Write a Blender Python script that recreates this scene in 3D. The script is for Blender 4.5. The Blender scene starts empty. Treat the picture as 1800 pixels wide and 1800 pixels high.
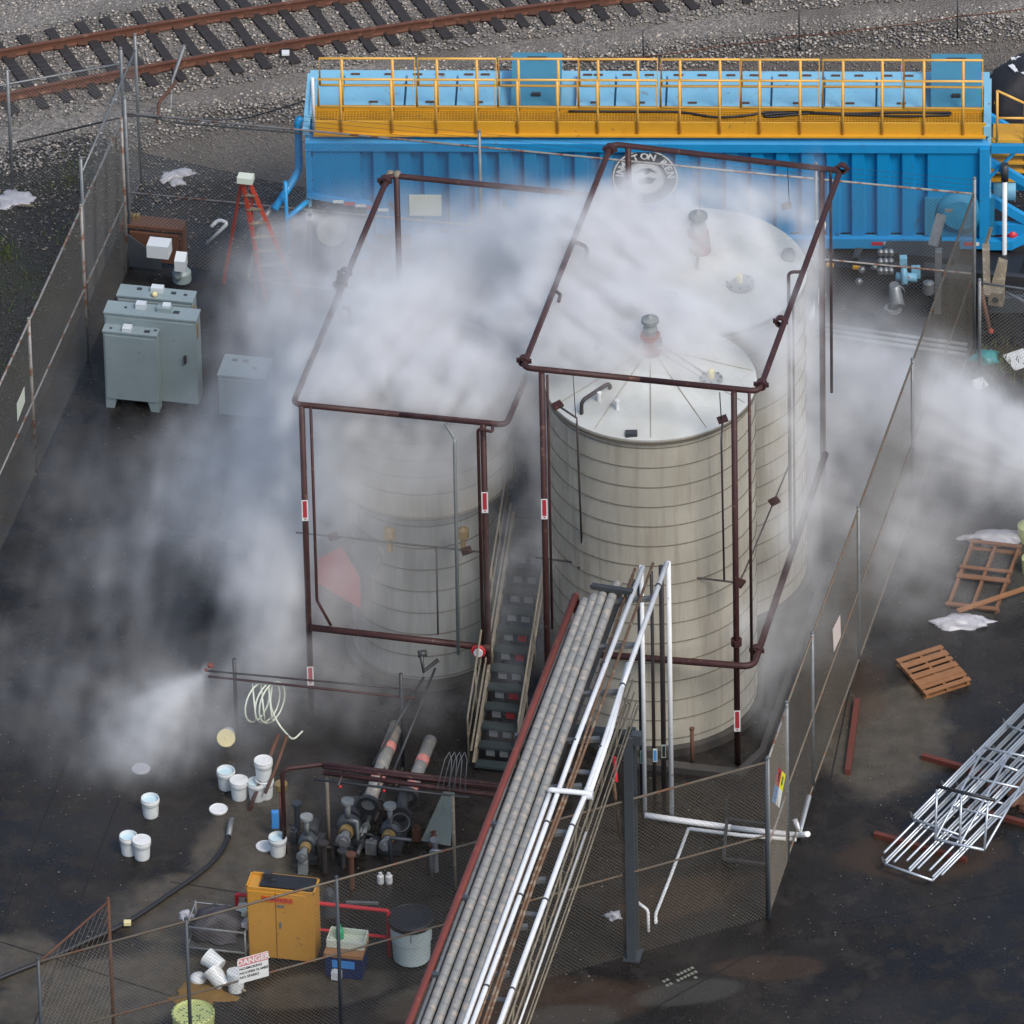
import bpy, math, random
import numpy as np
from math import sin, cos, pi, radians
random.seed(7)
sc = bpy.context.scene
COL = sc.collection
# ------------------------------------------------------------------ camera (a long lens, looking down from a helicopter)
PITCH = radians(34.6); DIST = 224.0; FPX = 22400.0; ROLL = .022
FW = np.array([0, cos(PITCH), -sin(PITCH)])
_r0 = np.array([1., 0, 0]); _u0 = np.array([0, sin(PITCH), cos(PITCH)])
RT = _r0*cos(ROLL) - _u0*sin(ROLL); UP = _u0*cos(ROLL) + _r0*sin(ROLL)
CAMP = -DIST*FW
cam = bpy.data.objects.new('camera', bpy.data.cameras.new('camera')); COL.objects.link(cam); sc.camera = cam
from mathutils import Matrix, Vector
cam.matrix_world = Matrix(((RT[0], UP[0], -FW[0], CAMP[0]), (RT[1], UP[1], -FW[1], CAMP[1]), (RT[2], UP[2], -FW[2], CAMP[2]), (0, 0, 0, 1)))
cam.data.sensor_width = 36; cam.data.lens = FPX/1800*36; cam.data.clip_start = 1; cam.data.clip_end = 3000
# ------------------------------------------------------------------ overcast daylight
SUN_EL, SUN_AZ = radians(50), radians(142)
world = bpy.data.worlds.new('World'); sc.world = world; world.use_nodes = True
_n = world.node_tree.nodes; _l = world.node_tree.links
sky = _n.new('ShaderNodeTexSky'); sky.sky_type = 'NISHITA'; sky.sun_disc = False
sky.sun_elevation = SUN_EL; sky.sun_rotation = SUN_AZ; sky.air_density = 1.0; sky.dust_density = 2.4; sky.ozone_density = 1.0
_l.new(sky.outputs[0], _n['Background'].inputs[0]); _n['Background'].inputs[1].default_value = .14
sd = bpy.data.lights.new('sun', 'SUN'); sd.energy = 1.75; sd.angle = radians(22); sd.color = (1, .94, .86)
sun = bpy.data.objects.new('sun', sd); COL.objects.link(sun)
_d = Vector((sin(SUN_AZ)*cos(SUN_EL), cos(SUN_AZ)*cos(SUN_EL), sin(SUN_EL)))
sun.rotation_euler = _d.to_track_quat('Z', 'Y').to_euler()
sc.view_settings.view_transform = 'Standard'; sc.view_settings.look = 'None'; sc.view_settings.exposure = .44; sc.view_settings.gamma = 1
sc.cycles.max_bounces = 8; sc.cycles.diffuse_bounces = 3; sc.cycles.glossy_bounces = 3; sc.cycles.volume_bounces = 3
sc.cycles.transparent_max_bounces = 8; sc.cycles.caustics_reflective = False; sc.cycles.caustics_refractive = False
sc.cycles.use_denoising = True; sc.cycles.volume_step_rate = 1.0
# ------------------------------------------------------------------ survey: photo pixel + height -> point of the yard
def G(px, py, z=0.):
    d = FW*FPX + RT*(px-900) - UP*(py-900)
    t = (z-CAMP[2])/d[2]
    return CAMP + d*t
def PR(p):
    q = np.array(p)-CAMP; z = q@FW
    return 900+FPX*(q@RT)/z, 900-FPX*(q@UP)/z
def top_of(base, ty):
    lo, hi = 0, 15
    for _ in range(40):
        m = (lo+hi)/2
        if PR(base+np.array([0, 0, m]))[1] > ty: lo = m
        else: hi = m
    return lo
YAW = radians(12.2)
U3 = np.array([cos(YAW), -sin(YAW), 0.]); V3 = np.array([sin(YAW), cos(YAW), 0.]); Z3 = np.array([0, 0, 1.])
# ------------------------------------------------------------------ materials
MATS = {}
def mat(name, c, rough=.6, metal=0., c2=None, scale=4., amt=.5, c3=None, s3=12., t3=.62, bump=0., bscale=30., stretch=(1, 1, 1), spec=.5, detail=5.):
    m = bpy.data.materials.new(name); m.use_nodes = True; nt = m.node_tree; N = nt.nodes; L = nt.links
    b = N['Principled BSDF']; b.inputs['Roughness'].default_value = rough; b.inputs['Metallic'].default_value = metal
    b.inputs['Specular IOR Level'].default_value = spec
    b.inputs['Base Color'].default_value = (*c, 1)
    tc = N.new('ShaderNodeNewGeometry'); mp = N.new('ShaderNodeMapping'); mp.inputs['Scale'].default_value = stretch
    L.new(tc.outputs['Position'], mp.inputs[0])
    def noise(s, d=detail):
        n = N.new('ShaderNodeTexNoise'); n.inputs['Scale'].default_value = s; n.inputs['Detail'].default_value = d; n.inputs['Roughness'].default_value = .6
        L.new(mp.outputs[0], n.inputs['Vector']); return n.outputs['Fac']
    def ramp(f, a, bb):
        r = N.new('ShaderNodeMapRange'); r.inputs[1].default_value = a; r.inputs[2].default_value = bb; L.new(f, r.inputs[0]); return r.outputs[0]
    def mix(f, a, bb):
        x = N.new('ShaderNodeMix'); x.data_type = 'RGBA'
        if isinstance(f, (float, int)): x.inputs[0].default_value = f
        else: L.new(f, x.inputs[0])
        for v, i in ((a, 6), (bb, 7)):
            if isinstance(v, tuple): x.inputs[i].default_value = (*v, 1)
            else: L.new(v, x.inputs[i])
        return x.outputs[2]
    col = c
    if c2 is not None:
        h = amt*.5
        col = mix(ramp(noise(scale), .5-.2, .5+.2+.001), c, c2)
        if amt < 1:
            col = mix(amt, c, col)
    if c3 is not None:
        col = mix(ramp(noise(s3, 8), t3-.04, t3+.05), col, c3)
    if not isinstance(col, tuple): L.new(col, b.inputs['Base Color'])
    if bump:
        bp = N.new('ShaderNodeBump'); bp.inputs['Strength'].default_value = bump; bp.inputs['Distance'].default_value = .02
        L.new(noise(bscale), bp.inputs['Height']); L.new(bp.outputs[0], b.inputs['Normal'])
    MATS[name] = m
    return m
M_maroon = mat('painted_pipe_maroon', (.036, .013, .014), .55, c2=(.065, .026, .022), scale=3, c3=(.13, .065, .045), s3=9, t3=.64, spec=.35)
M_darkpipe = mat('dark_small_pipe', (.03, .026, .028), .5, c2=(.07, .05, .045), scale=5)
M_redpipe = mat('red_oxide_pipe', (.17, .035, .022), .5, c2=(.09, .022, .018), scale=1.5, c3=(.26, .09, .05), s3=8, t3=.66)
M_galv = mat('galvanised_steel', (.22, .235, .245), .5, .4, c2=(.14, .15, .155), scale=8, amt=.8)
M_galvrust = mat('rusty_galvanised', (.27, .265, .255), .55, .2, c2=(.18, .16, .135), scale=3, c3=(.17, .07, .035), s3=6, t3=.56)
M_wire = mat('fence_wire', (.24, .24, .23), .5, .3, c2=(.13, .12, .10), scale=.8)
M_wiredark = mat('fence_wire_weathered', (.19, .17, .135), .6, .2, c2=(.11, .095, .07), scale=1)
M_rust = mat('rust', (.085, .036, .022), .8, c2=(.14, .062, .034), scale=5, c3=(.05, .03, .025), s3=10)
M_white = mat('white_plastic', (.70, .72, .72), .4, c2=(.50, .51, .50), scale=6, amt=.6, c3=(.30, .28, .25), s3=14, t3=.68)
M_whitepipe = mat('white_pvc', (.70, .72, .735), .4, c2=(.52, .53, .52), scale=3, amt=.6, c3=(.33, .31, .27), s3=9, t3=.69)
M_pail = mat('pail_plastic', (.60, .66, .68), .4, c2=(.70, .70, .67), scale=9, amt=.8, c3=(.30, .29, .27), s3=17, t3=.66)
M_pailin = mat('pail_inside', (.45, .60, .66), .5)
M_insul = mat('pipe_insulation_jacket', (.235, .235, .22), .55, .1, c2=(.15, .155, .155), scale=2.2, c3=(.32, .28, .235), s3=6, t3=.57)
M_steelgrey = mat('grey_painted_steel', (.050, .060, .070), .5, c2=(.035, .042, .050), scale=3)
M_dark = mat('dark_steel', (.03, .035, .04), .5, c2=(.05, .045, .042), scale=6)
M_black = mat('black_rubber', (.015, .016, .019), .5)
M_cab = mat('grey_enclosure_paint', (.235, .295, .305), .45, c2=(.185, .235, .245), scale=2.5, c3=(.12, .14, .14), s3=9, t3=.68, bump=.05, bscale=3)
M_cabtop = mat('pale_conduit_box', (.55, .6, .62), .35)
M_blue = mat('container_blue', (.002, .225, .49), .42, c2=(.002, .175, .40), scale=2.4, stretch=(1, 1, .25), c3=(.045, .07, .10), s3=6, t3=.665)
M_bluelt = mat('container_light_blue', (.18, .44, .60), .45, c2=(.26, .51, .65), scale=1.4, c3=(.20, .17, .15), s3=6, t3=.66)
M_bluemid = mat('container_hatch_blue', (.035, .17, .27), .55, c2=(.05, .21, .31), scale=3)
M_bluetrim = mat('frame_blue', (.008, .22, .50), .42, c2=(.02, .29, .56), scale=3, c3=(.06, .07, .09), s3=8, t3=.68)
M_teal = mat('faded_teal_blue', (.015, .20, .36), .6, c2=(.01, .10, .17), scale=7)
M_yel = mat('safety_yellow', (.60, .32, .025), .5, c2=(.50, .24, .02), scale=2.5, c3=(.20, .11, .04), s3=9, t3=.67)
M_yelrail = mat('railing_yellow', (.70, .41, .09), .5, c2=(.60, .31, .06), scale=5, c3=(.25, .14, .07), s3=14, t3=.70)
M_yelcab = mat('cabinet_yellow', (.52, .26, .04), .5, c2=(.42, .20, .03), scale=2, c3=(.16, .09, .04), s3=9, t3=.66)
M_redpaint = mat('red_paint', (.45, .02, .03), .45)
M_redsign = mat('sign_red', (.36, .03, .045), .5)
M_orange = mat('orange_fibreglass', (.42, .055, .028), .5, c2=(.30, .04, .022), scale=8)
M_wood = mat('pallet_wood', (.34, .17, .07), .75, c2=(.21, .10, .045), scale=6, stretch=(1, 1, 1), c3=(.12, .07, .04), s3=10, t3=.65)
M_redwood = mat('red_lumber', (.12, .030, .018), .6, c2=(.06, .02, .015), scale=6)
M_alu = mat('aluminium_tube', (.50, .55, .60), .35, .55, c2=(.36, .40, .45), scale=7)
M_tie = mat('creosoted_timber', (.020, .017, .017), .75, c2=(.045, .038, .034), scale=9, bump=.4, bscale=25)
M_railst = mat('rusted_rail', (.13, .052, .030), .75, c2=(.07, .028, .018), scale=4, c3=(.20, .10, .06), s3=7, t3=.62)
M_green = mat('green_bag', (.0, .25, .2), .4, c2=(0, .12, .3), scale=9)
M_film = mat('plastic_film', (.42, .42, .45), .35, c2=(.22, .22, .24), scale=12, bump=.6, bscale=12)
M_conduit = mat('rusty_conduit', (.17, .095, .05), .65, c2=(.10, .06, .04), scale=3, c3=(.26, .20, .14), s3=6, t3=.56)
M_beige = mat('weathered_beige_steel', (.19, .165, .12), .6, c2=(.12, .10, .075), scale=3, c3=(.28, .24, .17), s3=9, t3=.6)
M_plaque = mat('pale_plaque', (.55, .60, .50), .5)
M_bluelabel = mat('blue_label', (.05, .25, .6), .5)
M_brass = mat('brass', (.45, .32, .13), .4, .6, c2=(.3, .18, .08), scale=10)
M_silver = mat('silver_fitting', (.26, .28, .29), .4, .5, c2=(.12, .12, .13), scale=9)
M_lime = mat('lime_plastic', (.52, .58, .24), .5, c2=(.45, .48, .15), scale=9)
M_concrete = mat('concrete', (.16, .155, .145), .55, c2=(.09, .09, .088), scale=2, c3=(.22, .21, .19), s3=8, t3=.6, bump=.3, bscale=25)
# ------------------------------------------------------------------ mesh builder
def _frame(d):
    d = np.asarray(d, float); d = d/np.linalg.norm(d)
    a = Z3 if abs(d[2]) < .9 else np.array([1., 0, 0])
    x = np.cross(a, d); x /= np.linalg.norm(x)
    return x, np.cross(d, x), d
class MB:
    def __init__(s): s.v = []; s.f = []; s.sm = []; s.n = 0
    def add(s, vs, fs, smooth=False):
        b = s.n; vs = [tuple(map(float, p)) for p in vs]; s.v += vs; s.n += len(vs)
        s.f += [tuple(i+b for i in f) for f in fs]; s.sm += [smooth]*len(fs); return s
    def box(s, c, size, ax=None):
        c = np.asarray(c, float); X, Y, Z = ax if ax is not None else (np.array([1., 0, 0]), np.array([0, 1., 0]), Z3)
        hx, hy, hz = X*size[0]/2, Y*size[1]/2, Z*size[2]/2
        vs = [c+a*hx+b*hy+d*hz for a in (-1, 1) for b in (-1, 1) for d in (-1, 1)]
        return s.add(vs, [(0, 1, 3, 2), (4, 6, 7, 5), (0, 4, 5, 1), (2, 3, 7, 6), (0, 2, 6, 4), (1, 5, 7, 3)])
    def bar(s, p, q, w, h=None, up=Z3):
        p = np.asarray(p, float); q = np.asarray(q, float); h = h or w
        d = q-p; l = np.linalg.norm(d); d = d/l
        x = np.cross(d, up)
        if np.linalg.norm(x) < 1e-4: x = np.cross(d, [1., 0, 0])
        x /= np.linalg.norm(x); y = np.cross(x, d)
        return s.box((p+q)/2, (w, l, h), (x, d, y))
    def tube(s, pts, r, n=10, cap=True, bend=0., smooth=True):
        P = [np.asarray(p, float) for p in pts]
        if bend and len(P) > 2:
            Q = [P[0]]
            for i in range(1, len(P)-1):
                a, b, c = P[i-1], P[i], P[i+1]
                k = min(bend, np.linalg.norm(b-a)*.45, np.linalg.norm(c-b)*.45)
                p0 = b+(a-b)/np.linalg.norm(a-b)*k; p2 = b+(c-b)/np.linalg.norm(c-b)*k
                for t in np.linspace(0, 1, 5): Q.append((1-t)**2*p0+2*t*(1-t)*b+t*t*p2)
            Q.append(P[-1]); P = Q
        R = r if hasattr(r, '__len__') else [r]*len(P)
        x = None; vs = []
        for i, p in enumerate(P):
            a = P[max(i-1, 0)]; b = P[min(i+1, len(P)-1)]; d = b-a
            d = d/(np.linalg.norm(d)+1e-9)
            if x is None: x = _frame(d)[0]
            x = x-d*(x@d); x /= np.linalg.norm(x); y = np.cross(d, x)
            vs += [p+(x*cos(2*pi*k/n)+y*sin(2*pi*k/n))*R[i] for k in range(n)]
        fs = [(i*n+k, i*n+(k+1) % n, (i+1)*n+(k+1) % n, (i+1)*n+k) for i in range(len(P)-1) for k in range(n)]
        s.add(vs, fs, smooth)
        if cap:
            b = s.n-len(vs)
            s.f += [tuple(b+k for k in range(n))[::-1], tuple(b+(len(P)-1)*n+k for k in range(n))]; s.sm += [False, False]
        return s
    def lathe(s, c, prof, n=32, axis=None, smooth=True, a0=0, a1=2*pi):
        c = np.asarray(c, float); X, Y, Z = _frame(axis) if axis is not None else (np.array([1., 0, 0]), np.array([0, 1., 0]), Z3)
        full = abs(a1-a0-2*pi) < 1e-6; m = n if full else n+1
        for (r0, z0), (r1, z1) in zip(prof[:-1], prof[1:]):
            vs = []
            for r, z in ((r0, z0), (r1, z1)):
                vs += [c+(X*cos(a0+(a1-a0)*k/n)+Y*sin(a0+(a1-a0)*k/n))*r+Z*z for k in range(m)]
            s.add(vs, [(k, (k+1) % m, m+(k+1) % m, m+k) for k in range(n)], smooth)
        return s
    def torus(s, c, R, r, axis=None, n=28, k=6, a0=0, a1=2*pi):
        X, Y, Z = _frame(axis) if axis is not None else (np.array([1., 0, 0]), np.array([0, 1., 0]), Z3)
        c = np.asarray(c, float); full = abs(a1-a0-2*pi) < 1e-6; m = n if full else n+1; vs = []
        for i in range(m):
            a = a0+(a1-a0)*i/n; d = X*cos(a)+Y*sin(a)
            vs += [c+d*(R+r*cos(2*pi*j/k))+Z*r*sin(2*pi*j/k) for j in range(k)]
        return s.add(vs, [(i*k+j, ((i+1) % m)*k+j, ((i+1) % m)*k+(j+1) % k, i*k+(j+1) % k) for i in range(n) for j in range(k)], True)
    def ball(s, c, r, n=12, sc3=(1, 1, 1), rough=0):
        m = n//2; vs = []; rr = random.Random(int(c[0]*100))
        for i in range(m+1):
            for k in range(n):
                a = pi*i/m; b = 2*pi*k/n; q = 1+rough*(rr.random()-.5)*(0 < i < m)
                vs.append(np.asarray(c)+np.array([sin(a)*cos(b)*sc3[0], sin(a)*sin(b)*sc3[1], cos(a)*sc3[2]])*r*q)
        return s.add(vs, [(i*n+k, (i+1)*n+k, (i+1)*n+(k+1) % n, i*n+(k+1) % n) for i in range(m) for k in range(n)], True)
    def prism(s, poly, d):
        """closed outline (3D points) pushed along d"""
        P = [np.asarray(p, float) for p in poly]; n = len(P); d = np.asarray(d, float)
        vs = P+[p+d for p in P]
        return s.add(vs, [tuple(range(n))[::-1], tuple(range(n, 2*n))]+[(k, (k+1) % n, n+(k+1) % n, n+k) for k in range(n)])
    def build(s, name, m, parent=None, origin=None, rz=0):
        me = bpy.data.meshes.new(name)
        V = np.array(s.v)
        o = np.asarray(parent['_o'] if parent is not None and '_o' in parent else (origin if origin is not None else (0, 0, 0)), float)
        V = V-o
        me.from_pydata(V.tolist(), [], s.f); me.polygons.foreach_set('use_smooth', s.sm); me.update()
        me.materials.append(m)
        ob = bpy.data.objects.new(name, me); COL.objects.link(ob)
        if parent is not None:
            ob.parent = parent; ob['_o'] = list(map(float, o))
        elif origin is not None: ob.location = o
        if parent is None: ob['_o'] = list(map(float, o))
        return ob
def tag(o, label=None, cat=None, group=None, kind=None):
    if label: o['label'] = label
    if cat: o['category'] = cat
    if group: o['group'] = group
    if kind: o['kind'] = kind
    return o
def thing(name, label, cat, loc=(0, 0, 0), group=None):
    o = bpy.data.objects.new(name, None); COL.objects.link(o); o.location = [float(x) for x in loc]; o['_o'] = [float(x) for x in loc]
    o.empty_display_size = .2
    return tag(o, label, cat, group)
def place(o, loc, rz=0):
    o.location = [float(x) for x in loc]; o.rotation_euler = (0, 0, rz); return o
def copy_tree(o, parent=None):
    c = o.copy(); COL.objects.link(c); c.parent = parent
    for ch in [x for x in o.children]: copy_tree(ch, c)
    return c
def text_faces(body, size=1., extrude=0.):
    cu = bpy.data.curves.new('tmp', 'FONT'); cu.body = body; cu.size = size; cu.align_x = 'CENTER'; cu.align_y = 'CENTER'; cu.resolution_u = 2; cu.extrude = extrude; cu.offset = .035*size
    ob = bpy.data.objects.new('tmp', cu); COL.objects.link(ob)
    bpy.context.view_layer.update()
    me = bpy.data.meshes.new_from_object(ob.evaluated_get(bpy.context.evaluated_depsgraph_get()))
    vs = [tuple(v.co) for v in me.vertices]; fs = [tuple(p.vertices) for p in me.polygons]
    bpy.data.objects.remove(ob); bpy.data.curves.remove(cu); bpy.data.meshes.remove(me)
    return vs, fs
def put_text(mb, body, size, c, X, Y, sx=1.):
    vs, fs = text_faces(body, size); c = np.asarray(c, float)
    mb.add([c+X*v[0]*sx+Y*v[1] for v in vs], fs); return mb
M_stair = mat('stair_teal_grey', (.026, .038, .040), .6, c2=(.02, .027, .028), scale=5)
M_dimred = mat('dull_red', (.20, .015, .02), .5)
M_raildark = mat('weathered_dark_rail', (.14, .12, .09), .6, .2, c2=(.08, .065, .05), scale=4, c3=(.16, .07, .035), s3=7, t3=.58)
# ================================================================== THE SETTING
def shader_blobs(nt, pos, blobs, wob):
    """soft-edged patch masks (x, y, rx, ry, rot) summed, edges broken by noise"""
    N = nt.nodes; L = nt.links; out = None
    for (x, y, rx, ry, rot) in blobs:
        mp = N.new('ShaderNodeMapping'); mp.vector_type = 'TEXTURE'
        mp.inputs['Location'].default_value = (x, y, 0); mp.inputs['Rotation'].default_value = (0, 0, rot); mp.inputs['Scale'].default_value = (rx, ry, 1)
        L.new(pos, mp.inputs[0])
        sp = N.new('ShaderNodeVectorMath'); sp.operation = 'MULTIPLY'; sp.inputs[1].default_value = (1, 1, 0); L.new(mp.outputs[0], sp.inputs[0])
        ln = N.new('ShaderNodeVectorMath'); ln.operation = 'LENGTH'; L.new(sp.outputs[0], ln.inputs[0])
        ad = N.new('ShaderNodeMath'); ad.operation = 'ADD'; L.new(ln.outputs['Value'], ad.inputs[0]); L.new(wob, ad.inputs[1])
        mr = N.new('ShaderNodeMapRange'); mr.interpolation_type = 'SMOOTHSTEP'; mr.inputs[1].default_value = 1.15; mr.inputs[2].default_value = .8; L.new(ad.outputs[0], mr.inputs[0])
        if out is None: out = mr.outputs[0]
        else:
            mx = N.new('ShaderNodeMath'); mx.operation = 'MAXIMUM'; L.new(out, mx.inputs[0]); L.new(mr.outputs[0], mx.inputs[1]); out = mx.outputs[0]
    return out
def ground_mat():
    m = bpy.data.materials.new('wet_yard_pavement'); m.use_nodes = True; nt = m.node_tree; N = nt.nodes; L = nt.links
    b = N['Principled BSDF']; b.inputs['Specular IOR Level'].default_value = .3; g = N.new('ShaderNodeNewGeometry'); pos = g.outputs['Position']
    def noise(s, d=5, r=.6, dist=0):
        n = N.new('ShaderNodeTexNoise'); n.inputs['Scale'].default_value = s; n.inputs['Detail'].default_value = d; n.inputs['Roughness'].default_value = r; n.inputs['Distortion'].default_value = dist
        L.new(pos, n.inputs['Vector']); return n.outputs['Fac']
    def rng(f, a, c, x=0., y=1.):
        r = N.new('ShaderNodeMapRange'); r.inputs[1].default_value = a; r.inputs[2].default_value = c; r.inputs[3].default_value = x; r.inputs[4].default_value = y; L.new(f, r.inputs[0]); return r.outputs[0]
    def mix(f, a, c):
        x = N.new('ShaderNodeMix'); x.data_type = 'RGBA'; L.new(f, x.inputs[0])
        for v, i in ((a, 6), (c, 7)):
            if isinstance(v, tuple): x.inputs[i].default_value = (*v, 1)
            else: L.new(v, x.inputs[i])
        return x.outputs[2]
    wob = rng(noise(.9, 6), 0, 1, -.45, .45)
    base = mix(rng(noise(.35, 6, .65), .38, .62), (.0080, .0070, .0066), (.020, .0175, .0150))
    base = mix(rng(noise(1.6, 6, .7), .5, .7), base, (.030, .0255, .021))
    def blob(lst):
        out = []
        for (px, py, rx, ry, rot) in lst:
            p = G(px, py); out.append((p[0], p[1], rx, ry, rot))
        return shader_blobs(nt, pos, out, wob)
    tan = blob([(440, 1490, .95, 1.9, -.25), (390, 1590, 1.9, 1.0, .1), (200, 1740, 2.3, 1.0, .25), (30, 1690, .9, .8, 0), (560, 1740, 1.3, .5, .2), (1560, 1300, 1.1, 1.7, -.2), (760, 1760, 1.0, .5, .3)])
    base = mix(tan, base, mix(rng(noise(3, 6), .35, .7), (.052, .046, .035), (.085, .073, .055)))
    brown = blob([(900, 1770, 2.6, .75, .12), (1350, 1700, .9, .35, 0), (1190, 1580, 1.1, .6, .4), (1620, 1500, 1.3, .8, 0), (1500, 1210, .6, 1.2, 0), (1790, 640, .9, .6, 0)])
    base = mix(rng(brown, 0, 1, 0, .5), base, (.055, .034, .021))
    pale = blob([(1210, 1745, .9, .35, .2), (1700, 1010, 1.5, 1.5, 0), (310, 280, 1.9, .8, .1), (1000, 1790, .8, .4, 0)])
    base = mix(rng(pale, 0, 1, 0, .5), base, (.062, .062, .056))
    sp = mix(rng(noise(34, 3, .8), .56, .68), base, (.060, .053, .045))
    L.new(mix(rng(noise(20, 4, .7), .58, .42), sp, base), b.inputs['Base Color'])
    L.new(rng(noise(.8, 7, .72), .47, .53, .07, .58), b.inputs['Roughness'])
    bp = N.new('ShaderNodeBump'); bp.inputs['Strength'].default_value = .6; bp.inputs['Distance'].default_value = .012
    L.new(noise(18, 6, .75), bp.inputs['Height']); L.new(bp.outputs[0], b.inputs['Normal'])
    return m
S = 320
tag(MB().add([(-S, -S, 0), (S, -S, 0), (S, S, 0), (-S, S, 0)], [(0, 1, 2, 3)]).build('ground', ground_mat()), kind='structure')
def stone_mat(name, cols, scale, dark):
    m = bpy.data.materials.new(name); m.use_nodes = True; nt = m.node_tree; N = nt.nodes; L = nt.links
    b = N['Principled BSDF']; g = N.new('ShaderNodeNewGeometry')
    v = N.new('ShaderNodeTexVoronoi'); v.inputs['Scale'].default_value = scale; L.new(g.outputs['Position'], v.inputs['Vector'])
    cr = N.new('ShaderNodeValToRGB'); sp = N.new('ShaderNodeSeparateColor'); L.new(v.outputs['Color'], sp.inputs[0]); L.new(sp.outputs[0], cr.inputs[0])
    e = cr.color_ramp.elements; e[0].color = (*cols[0], 1); e[1].color = (*cols[-1], 1)
    for i, c in enumerate(cols[1:-1]):
        q = e.new((i+1)/(len(cols)-1)); q.color = (*c, 1)
    n = N.new('ShaderNodeTexNoise'); n.inputs['Scale'].default_value = .45; n.inputs['Detail'].default_value = 6; L.new(g.outputs['Position'], n.inputs['Vector'])
    r = N.new('ShaderNodeMapRange'); r.inputs[1].default_value = .42; r.inputs[2].default_value = .66; L.new(n.outputs['Fac'], r.inputs[0])
    x = N.new('ShaderNodeMix'); x.data_type = 'RGBA'; L.new(r.outputs[0], x.inputs[0]); L.new(cr.outputs[0], x.inputs[6]); x.inputs[7].default_value = (*dark, 1)
    L.new(x.outputs[2], b.inputs['Base Color']); b.inputs['Roughness'].default_value = .75
    bp = N.new('ShaderNodeBump'); bp.inputs['Strength'].default_value = .9; bp.inputs['Distance'].default_value = .03
    L.new(v.outputs['Distance'], bp.inputs['Height']); bp.invert = True; L.new(bp.outputs[0], b.inputs['Normal'])
    return m
M_bed = stone_mat('ballast_stones', [(.09, .085, .078), (.20, .185, .165), (.13, .12, .108), (.30, .27, .23), (.15, .136, .12)], 22, (.11, .098, .084))
M_fine = stone_mat('fine_gravel', [(.095, .084, .070), (.17, .148, .12), (.125, .11, .092), (.23, .20, .165)], 45, (.085, .074, .062))
M_soil = stone_mat('dark_soil', [(.012, .012, .014), (.03, .03, .032), (.018, .018, .02), (.05, .048, .046)], 40, (.028, .034, .015))
def sheet(name, poly, m, z, kind='structure'):
    vs = [G(x, y) for x, y in poly]; vs = [(p[0], p[1], z) for p in vs]
    return tag(MB().add(vs, [tuple(range(len(vs)))]).build(name, m), kind=kind)
sheet('gravel_bed', [(-900, 330), (0, 240), (210, 260), (530, 330), (700, 330), (1800, 330), (2700, 330), (2700, -900), (-900, -900)], M_fine, .004)
sheet('soil_verge', [(-900, 1200), (-250, 1050), (30, 800), (140, 560), (215, 330), (215, 250), (0, 232), (-900, 318)], M_soil, .008)
# joints between the paved slabs
jt = mat('joint_dirt', (.006, .006, .007), .8)
for k_, (x0, y0, x1, y1) in enumerate(((120, 1330, -60, 1780), (0, 1290, -80, 1470), (210, 1400, 60, 1800), (300, 1550, 620, 1600), (0, 1655, 330, 1760), (1100, 1800, 1385, 1640), (1385, 1640, 1820, 1560), (1500, 1180, 1420, 1560), (880, 1700, 1130, 1690))):
    a, b = G(x0, y0, .004), G(x1, y1, .004); d = (b-a)/np.linalg.norm(b-a); w = np.cross(d, Z3)*.012
    tag(MB().add([a-w, a+w, b+w, b-w], [(0, 1, 2, 3)]).build('pavement_joint', jt), kind='structure')
# track axis from two rails seen in the picture
ra = [G(x, y, .18) for x, y in ((-200, 133), (0, 97), (250, 48), (450, 20), (600, -2), (900, -42), (1300, -88))]
rb = [G(x, y, .18) for x, y in ((-200, 213), (0, 176), (240, 126), (500, 80), (800, 33), (1000, 8), (1300, -24))]
def smooth_line(P, n=60):
    P = np.array(P); x = P[:, 0]; c = np.polyfit(x, P[:, 1], 2); xs = np.linspace(-13.5, 12.5, n)
    return np.stack([xs, np.polyval(c, xs), np.full(n, .18)], 1)
RA, RB = smooth_line(ra), smooth_line(rb)
def ballast_bed():
    vs = []; fs = []
    for i in range(len(RA)):
        a, b = RA[i], RB[i]; d = (a-b); d[2] = 0; d /= np.linalg.norm(d)
        for off, z in ((-1.6, .012), (-.75, .09), (1.44+.75, .09), (1.44+2.2, .05), (1.44+8, .05)):
            p = b+d*off; vs.append((p[0], p[1], z))
    for i in range(len(RA)-1):
        for k in range(4): fs.append((i*5+k, (i+1)*5+k, (i+1)*5+k+1, i*5+k+1))
    return MB().add(vs, fs).build('ballast_bed', M_bed)
tag(ballast_bed(), kind='structure')
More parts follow.
